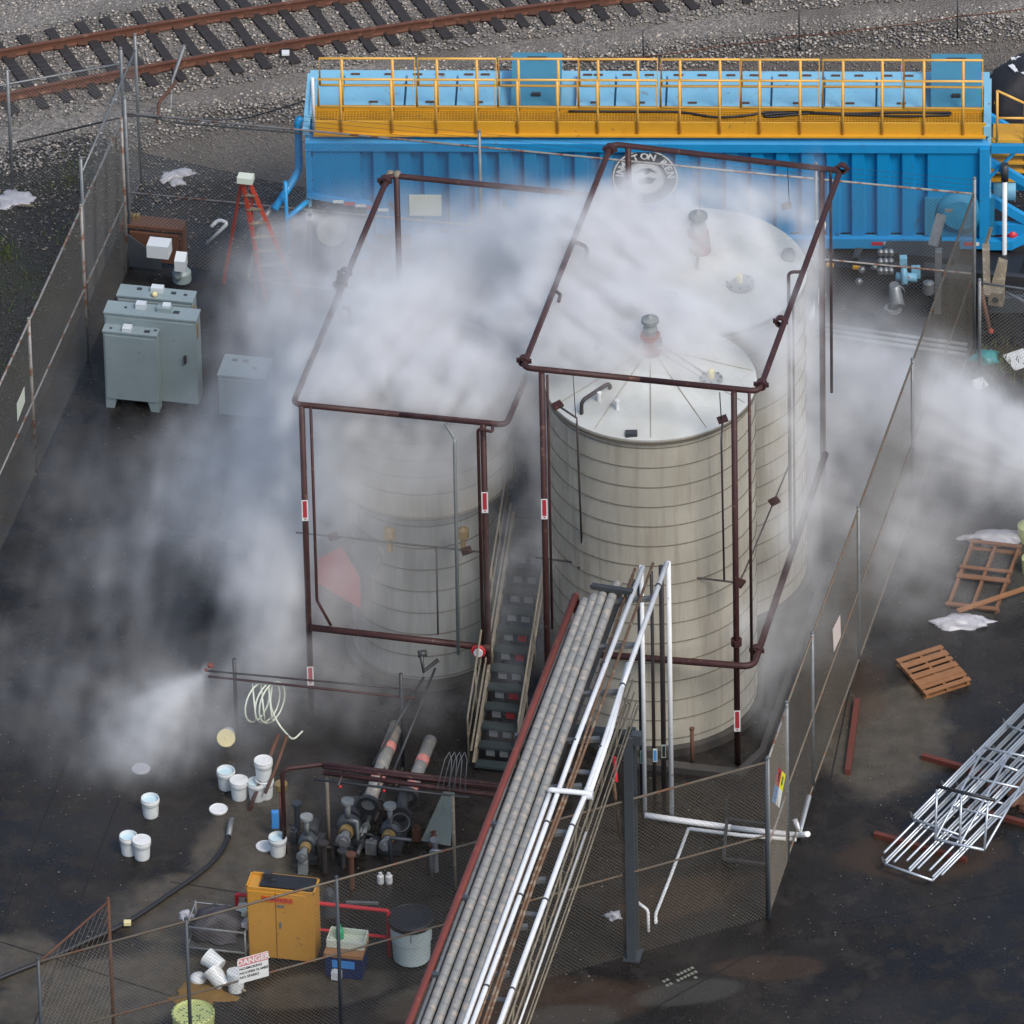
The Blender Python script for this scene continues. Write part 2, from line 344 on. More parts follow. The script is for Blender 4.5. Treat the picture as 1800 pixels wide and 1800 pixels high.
# ------------------------------------------------------------------ loose stones: nobody could count them
def scatter(name, n, region, rmin, rmax, m, zf, seed, label, cat='gravel'):
    rg = np.random.default_rng(seed)
    ico = np.array([(0, 0, 1), (.894, 0, .447), (.276, .851, .447), (-.724, .526, .447), (-.724, -.526, .447), (.276, -.851, .447), (0, 0, -.3)])
    f = [(0, 1, 2), (0, 2, 3), (0, 3, 4), (0, 4, 5), (0, 5, 1), (6, 2, 1), (6, 3, 2), (6, 4, 3), (6, 5, 4), (6, 1, 5)]
    P = region(rg, n); n = len(P)
    a = rg.uniform(0, 2*pi, n); s = rg.uniform(rmin, rmax, n)**1
    V = ico[None]*np.ones((n, 1, 1))*(1+rg.uniform(-.35, .35, (n, 7, 3))); V[:, :, 2] *= .75; V[:, :, 0] *= rg.uniform(.7, 1.3, (n, 1))
    c, sn = np.cos(a)[:, None], np.sin(a)[:, None]
    X = V[:, :, 0]*c-V[:, :, 1]*sn; Y = V[:, :, 0]*sn+V[:, :, 1]*c
    W = np.stack([X, Y, V[:, :, 2]], 2)*s[:, None, None]+P[:, None, :]
    F = (np.array(f)[None]+7*np.arange(n)[:, None, None]).reshape(-1, 3)
    me = bpy.data.meshes.new(name); me.vertices.add(n*7); me.vertices.foreach_set('co', W.reshape(-1).astype(np.float32))
    me.loops.add(len(F)*3); me.loops.foreach_set('vertex_index', F.reshape(-1).astype(np.int32))
    me.polygons.add(len(F)); me.polygons.foreach_set('loop_start', np.arange(0, len(F)*3, 3, dtype=np.int32)); me.update(); me.validate()
    me.materials.append(m); o = bpy.data.objects.new(name, me); COL.objects.link(o)
    return tag(o, label, cat, kind='stuff')
def rand_stone(name, cols):
    m = bpy.data.materials.new(name); m.use_nodes = True; nt = m.node_tree; N = nt.nodes; L = nt.links
    g = N.new('ShaderNodeNewGeometry'); cr = N.new('ShaderNodeValToRGB'); L.new(g.outputs['Random Per Island'], cr.inputs[0])
    e = cr.color_ramp.elements; e[0].color = (*cols[0], 1); e[1].color = (*cols[-1], 1)
    for i, c in enumerate(cols[1:-1]):
        q = e.new((i+1)/(len(cols)-1)); q.color = (*c, 1)
    L.new(cr.outputs[0], N['Principled BSDF'].inputs['Base Color']); N['Principled BSDF'].inputs['Roughness'].default_value = .7
    return m
def reg_ballast(rg, n):
    x = rg.uniform(-13, 12, n); ya = np.interp(x, RA[:, 0], RA[:, 1]); yb = np.interp(x, RB[:, 0], RB[:, 1])
    t = rg.uniform(-2.4, 5.5, n); y = yb+t
    off = np.minimum(np.abs(y-ya), np.abs(y-yb)); keep = off > .1
    z = np.where((t > -.9) & (t < 2.4), .10, np.where(t > 2.4, .055, .03))
    return np.stack([x, y, z], 1)[keep]
M_st = rand_stone('ballast_stone_mix', [(.11, .106, .10), (.25, .23, .20), (.16, .15, .135), (.42, .36, .30), (.20, .19, .18), (.14, .12, .10), (.56, .50, .43), (.12, .12, .12)])
scatter('ballast', 44000, reg_ballast, .018, .046, M_st, None, 3, 'loose grey and tan ballast stones between and around the rails', 'ballast')
def reg_gravel(rg, n):
    x = rg.uniform(-11, 11, n); y = rg.uniform(8.6, 15.6, n)
    d = np.array([0.16*(xx+3) for xx in x]); keep = rg.uniform(0, 1, n) < .25+.75*np.clip((y-9.5)/3, 0, 1)
    return np.stack([x, y, np.full(n, .012)], 1)[keep]
scatter('gravel', 38000, reg_gravel, .010, .032, rand_stone('gravel_stone_mix', [(.10, .092, .082), (.19, .17, .15), (.13, .12, .11), (.30, .26, .22), (.11, .10, .09)]), None, 5, 'fine brownish gravel between the railway and the yard', 'gravel')
def reg_soil(rg, n):
    px = rg.uniform(-60, 230, n); py = rg.uniform(235, 760, n); k = px < 225-(py-235)*.42
    P = np.array([G(a, b) for a, b in zip(px[k], py[k])]); P[:, 2] = .012; return P
scatter('dark_gravel', 9000, reg_soil, .010, .034, rand_stone('dark_stone_mix', [(.018, .018, .02), (.045, .044, .045), (.026, .026, .028), (.09, .088, .085), (.03, .032, .022)]), None, 15, 'dark gravel and soil beyond the fence beside the cabinets', 'gravel')
def reg_yard(rg, n):
    x = rg.uniform(-10.5, 11, n); y = rg.uniform(-16.5, 8, n)
    k = (np.sin(x*1.3+2*np.sin(y*.8))+np.sin(y*1.7+x*.6)) > rg.uniform(-1.6, 1.6, n)
    return np.stack([x, y, np.full(n, .004)], 1)[k]
scatter('grit', 9000, reg_yard, .006, .020, rand_stone('grit_mix', [(.04, .036, .03), (.12, .11, .09), (.06, .05, .04), (.25, .23, .20), (.03, .03, .03)]), None, 9, 'scattered grit and crumbs over the wet yard', 'grit')
# ------------------------------------------------------------------ railway track
tk = thing('railway_track', 'rusty railway track on dark timber ties crossing the gravel at the top', 'railway track', (RB[30][0], RB[30][1], 0))
def rail(line):
    mb = MB(); prof = [(-.07, -.155), (.07, -.155), (.07, -.14), (.012, -.12), (.012, -.035), (.037, -.028), (.037, 0), (-.037, 0), (-.037, -.028), (-.012, -.035), (-.012, -.12), (-.07, -.14)]
    vs = []; n = len(prof)
    for i, p in enumerate(line):
        d = line[min(i+1, len(line)-1)]-line[max(i-1, 0)]; d /= np.linalg.norm(d); x = np.cross(d, Z3)
        vs += [p+x*a+Z3*(b+.09) for a, b in prof]
    mb.add(vs, [(i*n+k, i*n+(k+1) % n, (i+1)*n+(k+1) % n, (i+1)*n+k) for i in range(len(line)-1) for k in range(n)])
    return mb
rail(RA).build('rail', M_railst, tk); rail(RB).build('rail', M_railst, tk)
rr = random.Random(4)
k = 0; x = -12.6
while x < 7.4:
    yb = np.interp(x, RB[:, 0], RB[:, 1]); b = np.array([x, yb, 0]); ang = radians(23+rr.uniform(-2.5, 2.5))
    d = np.array([-sin(ang), cos(ang), 0]); w = .19+rr.uniform(-.02, .02)
    mb = MB().bar(b-d*(.52+rr.uniform(-.06, .06))+Z3*.07, b+d*(2.05+rr.uniform(-.06, .06))+Z3*.07, w, .15)
    mb.build('tie', M_tie, tk); x += .505+rr.uniform(-.05, .05)
# spikes and plates read as rust spots beside the rails
pm = None
for i in range(6, 42):
    for ln in (RA, RB):
        if pm is None: q_ = pm = MB().box(np.array(tk['_o']), (.18, .30, .018)).build('tie_plate', M_rust, tk)
        else: q_ = pm.copy(); COL.objects.link(q_)
        q_.location = (ln[i][0]-tk['_o'][0], ln[i][1]-tk['_o'][1], .155)
tag(MB().box(G(502, 93, .2), (.14, .16, .03)).build('wood_chip', M_white), 'small white scrap lying beside the lower rail', 'scrap')
# ================================================================== CHAIN LINK FENCES
def wires(mb, p0, p1, z0, z1, pitch=.075, r=.0019):
    p0 = np.array([p0[0], p0[1], 0.]); p1 = np.array([p1[0], p1[1], 0.]); L_ = np.linalg.norm(p1-p0); d = (p1-p0)/L_
    nrm = np.cross(d, Z3); H_ = z1-z0; s = -H_
    while s < L_:
        for sg in (1, -1):
            a = s; b = s+H_
            ta, tb = max(a, 0), min(b, L_)
            if tb-ta > .02:
                za = z0+(ta-a) if sg > 0 else z1-(ta-a); zb = z0+(tb-a) if sg > 0 else z1-(tb-a)
                P = p0+d*ta+Z3*za+nrm*r*sg; Q = p0+d*tb+Z3*zb+nrm*r*sg
                w = np.cross(nrm, (Q-P)/np.linalg.norm(Q-P))
                o = [nrm*r, -nrm*r*.5+w*r*.87, -nrm*r*.5-w*r*.87]
                mb.add([P+x for x in o]+[Q+x for x in o], [(0, 1, 4, 3), (1, 2, 5, 4), (2, 0, 3, 5)])
        s += pitch
    return mb
def fence(label, pts, h, posts, group=None, mid=None, m_rail=M_galvrust, m_post=M_galv, m_wire=M_wire, barbs=0, ends=(1, 1), sag=0, zb=.05, pitch=.075, wr=.0019):
    """pts: two ground points; posts: fractions along the run"""
    a, b = [np.array([p[0], p[1], 0.]) for p in pts]
    t = thing('chain_link_fence', label, 'fence', a, group)
    for f in posts:
        p = a+(b-a)*f
        MB().tube([p, p+Z3*(h+(.32 if barbs else .05))], .032, 10).lathe(p+Z3*(h+(.32 if barbs else .05)), [(.034, 0), (.03, .03), (0, .045)], 10).build('post', m_post, t)
    MB().tube([a+Z3*h, (a+b)/2+Z3*(h-sag), b+Z3*h], .021, 8).build('top_rail', m_rail, t)
    if mid:
        for z in (mid if hasattr(mid, '__len__') else [mid]): MB().tube([a+Z3*z, b+Z3*z], .018, 8).build('middle_rail', m_rail, t)
    wires(MB(), a, b, zb, h-.01, pitch, wr).build('chain_link_mesh', m_wire, t)
    for i in range(barbs):
        z = h+.09+.1*i; MB().tube([a+Z3*z, b+Z3*z], .004, 4, False).build('barbed_wire', M_dark, t)
    return t
FH = 3.25
def fp(px, py): return G(px, py, FH)
bl, br = fp(220, 199), fp(1713, 341)      # back fence: top rail ends
fence('long chain link fence with pale top rail in front of the blue tank', (bl, br), FH, [0, .42, .815, 1], 'fences round the tank yard', mid=[1.55], barbs=3, m_wire=M_wire)
rf0, rf1 = fp(1711, 343), fp(1383, 1240)
fence('dark chain link fence with a white sign, running past the pallets to the blue tank', (rf0, rf1), FH, [.34, .63, .87, 1], 'fences round the tank yard', mid=[1.55, .12], m_wire=M_wiredark, m_rail=M_raildark)
fl0, fl1 = fp(213, 213), fp(-120, 935)
fence('long brownish chain link fence beside the grey electrical cabinets', (fl0, fl1), FH, [0, .22, .5, .78, 1], 'fences round the tank yard', mid=[1.55], m_wire=M_wiredark, m_post=M_galvrust)
ff0, ff1 = fp(67, 1691), fp(1347, 1340)
fence('front chain link fence passing under the pipe bridge', (ff0, ff1), FH, [0, .2, .405, 1], 'fences round the tank yard', mid=[1.75], m_wire=M_wiredark, m_post=M_steelgrey, m_rail=M_raildark)
fence('short gate panel with rusty rail beside the hazard rating plate', (fp(1349, 1339), fp(1383, 1241)), FH, [.02], None, mid=[1.5], m_wire=M_wiredark)
# gate leaf at bottom left, post and rusty rail
a = fp(70, 1690); b = fp(190, 1585)
fence('rusty topped gate leaf where the thick black hose passes out of the yard', (a, b), FH, [1], None, mid=[.2], m_rail=M_rust, m_post=M_rust, m_wire=M_wiredark, pitch=.2)
fence('low galvanised fence with barbed strands running along the railway', (G(-120, 172, 2.3), G(213, 112, 2.3)), 2.3, [.4, 1], None, barbs=4, m_rail=M_galv)
fence('pale steep fence run between the railway and the dark soil', (G(238, 88, 2.9), G(143, 305, 2.9)), 2.9, [0, 1], None, m_rail=M_galv, barbs=1)
fence('short galvanised fence run in front of the second trailer', (G(1722, 497, 1.9), G(1960, 530, 1.9)), 1.9, [0], None, m_rail=M_galv, barbs=0)
# thin wire fence beyond the blue tank
t = thing('wire_fence', 'rusty sagging wire on thin posts across gravel behind the blue tank', 'fence', G(1131, 110, 0))
for px, py, ty in ((1131, 112, 55), (1405, 92, 5), (1683, 70, -10), (1950, 50, -30)):
    p = G(px, py); MB().tube([p, p+Z3*top_of(p, ty)], .016, 6).build('post', M_dark, t)
w = MB(); prev = None
for px, py in ((1000, 108), (1131, 100), (1270, 80), (1405, 63), (1540, 49), (1683, 29), (1820, 12)):
    q = G(px, py, .5)
    if prev is not None: w.tube([prev, (prev+q)/2-Z3*.03, q], .013, 5)
    prev = q
w.build('rusty_wire', M_rust, t)
# short bent galvanised arm and rusty brace near the tracks
t = thing('bent_post', 'bent galvanised post with rusty brace standing near the railway', 'post', G(300, 200))
MB().tube([G(300, 200), G(303, 150, 0)+Z3*.1, G(324, 80, .9)], .035, 8).build('post', M_galv, t)
MB().tube([G(276, 215, .3), G(280, 180, .4), G(310, 143, .6)], .03, 8).build('rusty_brace', M_rust, t)
for i, (pp, m_, r_) in enumerate((( [(215, 203, 2), (420, 212, 1.2), (535, 178, 3)], M_dark, .014), ([(30, 250, .5), (240, 200, 2), (300, 215, 1.5), (535, 235, 3.1)], M_dark, .018))):
    P = [G(*q) for q in pp]; tag(MB().tube(P, r_, 6, bend=.6).build('cable', m_, None, P[0]), ('thin dark cable rising from the fence corner to the blue tank roof', 'thick dark cable drooping across the gravel toward the blue tank')[i], 'cable')
# ================================================================== BLUE FRAC TANK (trailer container)
ZT = 3.12                                        # roof edge height
c0 = G(538, 236, ZT); c1 = G(1737, 240, ZT)
EX = (c1-c0); CL = np.linalg.norm(EX); EX = EX/CL; EY = np.cross(Z3, EX)
CO = np.array([c0[0], c0[1], 0.])
def CP(x, y, z): return CO+EX*x+EY*y+Z3*z
CAX = (EX, EY, Z3)
def cx(px, py=217, z=ZT): return float((G(px, py, z)-CO)@EX)
ct = thing('frac_tank_trailer', 'long blue corrugated tank trailer with yellow railed walkway on top', 'tank trailer', CO)
DEP = 2.0
# corrugated front wall: bottom rises at the left end (wheel end)
ZB = .86; ZBL = 1.86; ZM_ = 1.62; XS = cx(655, 400, .7)
def corr():
    mb = MB(); xs = []
    # rib positions
    x = .95; prof = [(0, 0)]
    while x < CL-1.0:
        prof += [(x, 0), (x+.045, .11), (x+.20, .11), (x+.245, 0)]; x += .452
    prof += [(CL-.12, 0)]
    for (xa, ya), (xb, yb) in zip(prof[:-1], prof[1:]):
        def zb(x): return ZBL-(ZBL-ZM_)*x/XS if x < XS else ZB+.12
        for s0, s1 in ([(xa, xb)] if not xa < XS < xb else [(xa, XS), (XS, xb)]):
            f0 = (s0-xa)/(xb-xa+1e-9); f1 = (s1-xa)/(xb-xa+1e-9); y0 = ya+(yb-ya)*f0; y1 = ya+(yb-ya)*f1
            e0 = zb(s0 if s0 < XS or s0 != XS or s1 <= XS else s0+1e-4); e1 = zb(s1 if s1 < XS else s1)
            if s0 >= XS: e0 = e1 = ZB+.12
            elif s1 >= XS and s0 < XS: e1 = ZM_
            mb.add([CP(s0, y0, e0), CP(s1, y1, e1), CP(s1, y1, ZT-.32), CP(s0, y0, ZT-.32)], [(0, 1, 2, 3)])
    return mb
corr().build('corrugated_wall', M_blue, ct)
mb = MB()
mb.box(CP(CL/2, DEP/2+.12, (ZT+1.9)/2-.03), (CL-.1, DEP-.2, ZT-1.96), CAX)              # inner shell
mb.box(CP((CL+XS)/2, DEP/2+.12, 1.42), (CL-XS-.1, DEP-.2, 1.0), CAX)
mb.build('tank_shell', M_blue, ct)
mb = MB()
mb.prism([CP(-.02, -.05, ZT-.33), CP(-.02, -.05, ZT-.16), CP(-.02, .0, ZT-.12), CP(-.02, .14, ZT), CP(-.02, .16, ZT-.33)], EX*(CL+.04))
mb.build('top_beam', M_bluetrim, ct)
mb = MB().box(CP((CL+XS)/2-.1, -.03, ZB+.02), (CL-XS-1.65, .16, .2), CAX)
mb.box(CP(CL-.4, -.03, ZB+.02), (.86, .16, .2), CAX)
mb.bar(CP(-.02, -.0, ZBL-.02), CP(XS, 0, ZM_), .12, .1); mb.box(CP(XS, 0, 1.22), (.1, .1, .85), CAX)
mb.box(CP(CL-.06, -.04, (ZT+ZB)/2-.1), (.18, .16, ZT-ZB-.2), CAX)
mb.box(CP(.03, .0, (ZT+ZBL)/2-.1), (.1, .07, ZT-ZBL-.2), CAX)
mb.build('frame_beam', M_bluetrim, ct)
mb = MB().box(CP(CL/2, DEP/2+.3, ZT+.01), (CL+.04, DEP-.45, .06), CAX).build('roof', M_bluelt, ct)
mb = MB().box(CP(-.0, DEP/2-.05, ZT+.03), (.12, DEP-.1, .1), CAX).box(CP(.03, DEP/2, ZT-.9), (.05, DEP, 1.6), CAX)
mb.bar(CP(.06, .5, ZT+.1), CP(.06, 1.6, ZT+.14), .04).build('end_wall', M_bluelt, ct)
MB().box(CP(CL+.02, DEP/2, (ZT+ZB)/2), (.07, DEP, ZT-ZB-.1), CAX).box(CP(CL-.02, .75, ZT+.1), (.12, 1.5, .2), CAX).build('end_wall', M_bluelt, ct)
# roof panels: light blue covers with seams
seams = [617, 709, 803, 878, 1080, 1172, 1264, 1356, 1448, 1542]
edges = [600, 710, 800, 880, 1010, 1080, 1170, 1263, 1355, 1448, 1540, 1628]
for a_, b_ in zip(edges[:-1], edges[1:]):
    if a_ == 880: continue
    xa, xb = cx(a_)+.02, cx(b_)-.02
    r = MB().box(CP((xa+xb)/2, 1.25, ZT+.10), (xb-xa, 1.12, .14), CAX).build('roof_cover', M_bluelt, ct)
    for q, yq in ((xa+.18, 1.72), (xb-.3, 1.72), ((xa+xb)/2, .8)): MB().box(CP(q, yq, ZT+.185), (.16, .04, .02), CAX).build('hinge', M_rust, r)
for a_, b_, h_ in ((897, 985, .42), (1636, 1725, .44)):
    xa, xb = cx(a_), cx(b_)
    r = MB().prism([CP(xa, .72, ZT+.05), CP(xb, .72, ZT+.05), CP(xb, 1.85, ZT+.48), CP(xa, 1.85, ZT+.48)], Z3*.09).build('raised_hatch', M_bluemid, ct)
    MB().box(CP((xa+xb)/2, .95, ZT+.26), (.16, .06, .05), CAX).build('latch', M_dark, r); MB().box(CP((xa+xb)/2, 1.7, ZT+.55), (.35, .05, .04), CAX).build('latch', M_dark, r)
    MB().box(CP((xa+xb)/2, 1.8, ZT+.22), (xb-xa-.1, .06, .45), CAX).build('hatch_support', M_bluemid, r)
# walkway
x0, x1 = cx(553), cx(1733)
ww = MB(); ww.box(CP((x0+x1)/2, -.02+.06, ZT+.13), (x1-x0, .04, .26), CAX); ww.box(CP((x0+x1)/2, .64, ZT+.12), (x1-x0, .06, .14), CAX)
ww.box(CP((x0+x1)/2, -.01, ZT+.01), (x1-x0, .12, .03), CAX).build('walkway_kerb', M_yel, ct)
gr = MB(); nx = int((x1-x0)/.055)
for i in range(nx): gr.box(CP(x0+(i+.5)*(x1-x0)/nx, .36, ZT+.10), (.016, .56, .02), CAX)
for j in range(10): gr.box(CP((x0+x1)/2, .10+j*.056, ZT+.115), (x1-x0, .014, .018), CAX)
gr.build('walkway_grating', M_yel, ct)
MB().box(CP((x0+x1)/2, .36, ZT+.055), (x1-x0, .54, .02), CAX).build('walkway_underside', M_rust, ct)
panels = [(563, 730, (602, 691)), (736, 873, (769, 839)), (878, 1017, (912, 982)), (1019, 1156, (1052, 1122)), (1163, 1301, (1196, 1266)), (1304, 1440, (1336, 1407)), (1447, 1585, (1482, 1551)), (1589, 1727, (1624, 1693))]
for pa, pb, ps in panels:
    for y, z0 in ((.0, ZT+.05), (.62, ZT+.1)):
        xa, xb = cx(pa), cx(pb); h = 1.12
        rl = MB(); zt = z0+h; zm = z0+.55
        rl.tube([CP(xa, y, zm), CP(xa, y, zt), CP(xb, y, zt), CP(xb, y, zm), CP(xa, y, zm)], .024, 8)
        for q in ps: rl.tube([CP(cx(q), y, z0), CP(cx(q), y, zt)], .026, 8)
        rl.build('railing_panel', M_yelrail, ct)
MB().tube([CP(x0+.01, 0, ZT+.1), CP(x0+.01, 0, ZT+1.2)], .03, 8).build('corner_post', M_whitepipe, ct)
# plates, reflectors and lettering
def strip(xa, xb, z, n, y=-.113, lead=0):
    w_ = (xb-xa)/n
    for i in range(n):
        MB().box(CP(xa+w_*(i+.5), y, z), (w_-.01, .006, .07), CAX).build('reflector', M_redpaint if (i+lead) % 2 == 0 else M_white, ct)
strip(cx(1533, 410, .6), cx(1637, 410, .6), ZB+.03, 5)
strip(cx(1694, 410, .6), cx(1736, 410, .6), ZB+.03, 2)
xa = cx(575, 350, 1.8)
for i in range(5):
    xq = xa+.2+i*.2; MB().box(CP(xq, -.066, ZBL-.02-(ZBL-ZM_)*xq/XS), (.19, .006, .06), CAX).build('reflector', M_redpaint if i % 2 else M_white, ct)
xq = cx(749, 347, 1.6)
MB().box(CP(xq, -.02, 1.62), (.58, .02, .44), CAX).build('blank_plate', M_plaque, ct)
mb = MB()
for i, chs in enumerate('NESTT S'):
    if chs != ' ': put_text(mb, chs, .17, CP(cx(546, 290, 2.3), -.012, 2.70-.2*i), EX, Z3)
mb.build('vertical_lettering', M_dark, ct)
# round emblem
ec = CP(cx(1134, 308, 2.3), -.035, 2.24)
def disc(r0, r1, y, m, nm, par, a0=0, a1=2*pi):
    mb = MB(); n = 56; vs = []
    for i in range(n+1):
        a = a0+(a1-a0)*i/n
        for r in (r0, r1): vs.append(ec-EY*y+(EX*cos(a)+Z3*sin(a))*r)
    mb.add(vs, [(2*i, 2*i+1, 2*i+3, 2*i+2) for i in range(n)])
    return mb.build(nm, m, par)
em = disc(0, .585, .0, M_white, 'round_emblem', ct)
disc(.35, .56, .004, M_black, 'emblem_ring', em); disc(.325, .335, .004, M_black, 'emblem_ring', em)
mb = MB().prism([ec-EY*.004+EX*a+Z3*b for a, b in ((-.2, .1), (-.05, .2), (.1, .2), (.22, .1), (.1, .13), (.02, .06), (-.05, .13))], -EY*.003)
mb.prism([ec-EY*.004+EX*a+Z3*b for a, b in ((-.15, -.05), (.05, .02), (.2, -.02), (.12, -.12), (-.1, -.15))], -EY*.003).build('emblem_mark', M_dark, em)
mb = MB()
for chs, deg in (('N', 160), ('I', 174), ('M', 147), ('T', 112), ('O', 91), ('N', 74), ('R', 44), ('E', 26), ('N', 8)):
    a = radians(deg); rad = EX*cos(a)+Z3*sin(a); tang = EX*sin(a)-Z3*cos(a)
    put_text(mb, chs, .19, ec-EY*.010+rad*.455, tang, rad)
mb.build('emblem_letters', M_white, em)
# round manhole bulge at lower right, in its dark recess
MB().box(CP(cx(1687, 350, 1.5), -.01, 1.42), (1.25, .05, .80), CAX).build('recess_panel', M_teal, ct)
MB().lathe(CP(cx(1688, 350, 1.5), -.03, 1.52), [(.0, .14), (.3, .12), (.42, .05), (.44, 0)], 28, -EY).build('manhole_cover', M_teal, ct)
# left end: drain pipe, ladder frame, wheels hidden by spray
MB().tube([CP(-.1, .35, 3.25), CP(-.16, .3, 3.2), CP(-.16, .25, 2.2), CP(-.30, .1, 2.0), CP(-.6, -.3, 1.7)], .07, 10, bend=.2).build('vent_pipe', M_bluetrim, ct)
MB().tube([CP(-.40, .0, 1.85), CP(-1.15, -.5, 1.2)], .05, 10).build('hose_end', M_galv, ct)
MB().tube([CP(-.38, -.3, 2.3), CP(-.38, -.3, .5)], .035, 8).tube([CP(-.38, -.3, 1.5), CP(0, 0, 1.7)], .05, 8).build('end_bracket', M_bluetrim, ct)
for xw in (.9, 2.1):
    w_ = MB().lathe(CP(xw, .25, .5), [(.18, -.12), (.46, -.12), (.5, -.06), (.5, .1), (.46, .14), (.2, .14)], 28, EY).build('wheel', M_black, ct)
    MB().lathe(CP(xw, .2, .5), [(0, .02), (.12, .0), (.2, -.08)], 16, EY).build('hub', M_bluetrim, w_)
# right end: gooseneck frame, stair platform
gk = MB()
for yy in (.1, 1.55):
    gk.bar(CP(CL, yy, 1.75), CP(CL+.95, yy, 1.1), .12, .16); gk.bar(CP(CL, yy, 1.1), CP(CL+1.9, yy, 1.1), .14, .2)
    gk.bar(CP(CL, yy, 2.55), CP(CL+1.0, yy, 1.85), .1, .14)
gk.bar(CP(CL, 1.0, 1.75), CP(CL+1.9, 1.0, 1.75), .12, .16).bar(CP(CL+.95, .1, 1.15), CP(CL+.95, 1.6, 1.15), .12, .2)
gk.bar(CP(CL, -.05, ZB), CP(CL+.45, -.05, ZB), .16, .18).bar(CP(CL+.4, -.05, ZB), CP(CL+1.7, .6, ZB+.3), .15, .18)
gk.build('gooseneck_frame', M_bluetrim, ct)
MB().tube([CP(CL+.1, .6, 1.55), CP(CL+.5, .6, 1.55)], [.16, .16], 14).lathe(CP(CL+.32, .6, 1.55), [(.2, -.03), (.24, -.03), (.24, .03), (.2, .03)], 16, EX).build('outlet_flange', M_bluelt, ct)
MB().tube([CP(CL+.1, .2, .8), CP(CL+.42, .1, .95)], .05, 8).ball(CP(CL+.45, .08, .97), .11, 10).build('red_coupling', M_redpaint, ct)
MB().tube([CP(CL+.30, -.1, 2.6), CP(CL+.30, -.1, 2.25)], .07, 10).build('valve_body', M_dark, ct)
MB().tube([CP(CL+.30, -.12, 2.3), CP(CL+.30, -.12, .12), CP(CL-.55, -.3, .12)], .045, 10, bend=.05).build('drain_pipe', M_whitepipe, ct)
st = MB(); pf = ZT-.12
st.box(CP(CL+.40, .3, pf), (.62, .55, .05), CAX); st.build('stair_platform', M_yel, ct)
MB().box(CP(CL+.42, -.02, pf-.12), (.72, .1, .16), CAX).bar(CP(CL+.52, -.02, pf-.15), CP(CL+.02, -.02, pf-.75), .05).build('platform_bracket', M_bluetrim, ct)
for xx in (CL+.16, CL+.66):
    MB().tube([CP(xx, .02, pf), CP(xx, .02, pf+1.08-(.27 if xx > CL+.4 else 0))], .024, 8).build('platform_post', M_yelrail, ct)
MB().tube([CP(CL+.16, .02, pf+1.08), CP(CL+.66, .02, pf+.81)], .024, 8).tube([CP(CL+.16, .02, pf+.5), CP(CL+.66, .02, pf+.5)], .022, 8)\
    .tube([CP(CL+.7, .5, pf), CP(CL+.66, .5, pf+1.05), CP(CL+.72, .25, pf+.8), CP(CL+.74, .1, pf+.05)], .022, 8).build('platform_rail', M_yelrail, ct)
sb = MB()
for i in range(5): sb.box(CP(CL+.35, .85, 2.45-.19*i), (.62, .26, .03), CAX)
sb.build('stair_treads', M_yel, ct)
MB().box(CP(CL+.70, .9, 2.1), (.05, .3, .95), CAX).build('stair_stringer', M_yel, ct)
# dark hose lying along the walkway
P = [(1000, 176), (1030, 180), (1075, 185), (1150, 184), (1200, 190), (1262, 202), (1320, 196), (1345, 190), (1400, 183), (1440, 188), (1350, 200), (1340, 196), (1400, 186), (1500, 194), (1560, 190), (1640, 178), (1672, 182), (1670, 196), (1600, 199), (1500, 196), (1380, 190)]
pts = []
for px, py in P:
    q = G(px, py+6, ZT+.15); l = (q-CO); yy = min(max(float(l@EY), .12), .55); pts.append(CP(float(l@EX), yy, ZT+.15))
tag(MB().tube(pts, .022, 6, bend=.3).build('hose', M_black, None, pts[0]), 'dark hose snaking along the yellow walkway of the blue tank', 'hose')
# black tarpaulin bundle at the top right
M_tarp = mat('black_tarpaulin', (.010, .011, .015), .7, c2=(.02, .02, .025), scale=5, bump=.6, bscale=5)
rg = np.random.default_rng(8)
def lump(c, sx, sy, sz, n=26, m=14, seed=1, wob=.16, flat=True):
    rg = np.random.default_rng(seed); ph = rg.uniform(0, 6.28, 12); vs = []
    for i in range(m+1):
        a = pi/2*i/m if flat else pi*i/m
        for k in range(n):
            b = 2*pi*k/n
            q = 1+wob*(sin(3*b+ph[0])*sin(4*a+ph[1])+.6*sin(5*b+ph[2]+2*a)+.5*sin(9*b+ph[3])*sin(5*a+ph[5])+.35*rg.uniform(-1, 1))*(sin(a) if i else 0)
            vs.append(np.asarray(c)+np.array([sin(a)*cos(b)*sx*q, sin(a)*sin(b)*sy*q, cos(a)*sz*(1+.3*(q-1))]))
    return MB().add(vs, [(i*n+k, (i+1)*n+k, (i+1)*n+(k+1) % n, i*n+(k+1) % n) for i in range(m) for k in range(n)], True)
tc_ = G(1800, 190, 0)
tb = lump(tc_, .75, .95, 1.0, seed=3, wob=.12).build('tarpaulin_bundle', M_tarp, None, tc_)
tag(tb, 'big black tarpaulin bundle with white markings beyond the yellow steps', 'tarpaulin')
mb = MB()
for (px, py, w_, h_, r_) in ((1787, 118, .22, .16, .5), (1793, 104, .15, .10, 1.2), (1781, 103, .08, .05, 0), (1798, 126, .2, .08, -.6)):
    q = G(px, py, .95); mb.box(q, (w_, h_*1.5, .02), (np.array([cos(r_), sin(r_), 0]), np.array([-sin(r_), cos(r_), .0]), Z3))
mk = mb.build('tarpaulin_marking', M_white, tb)
tag(MB().box(G(1795, 192, .25), (1.0, .25, .45)).build('yellow_box', M_yel, None, G(1795, 192, 0)), 'yellow equipment base half hidden under the black tarpaulin', 'equipment')
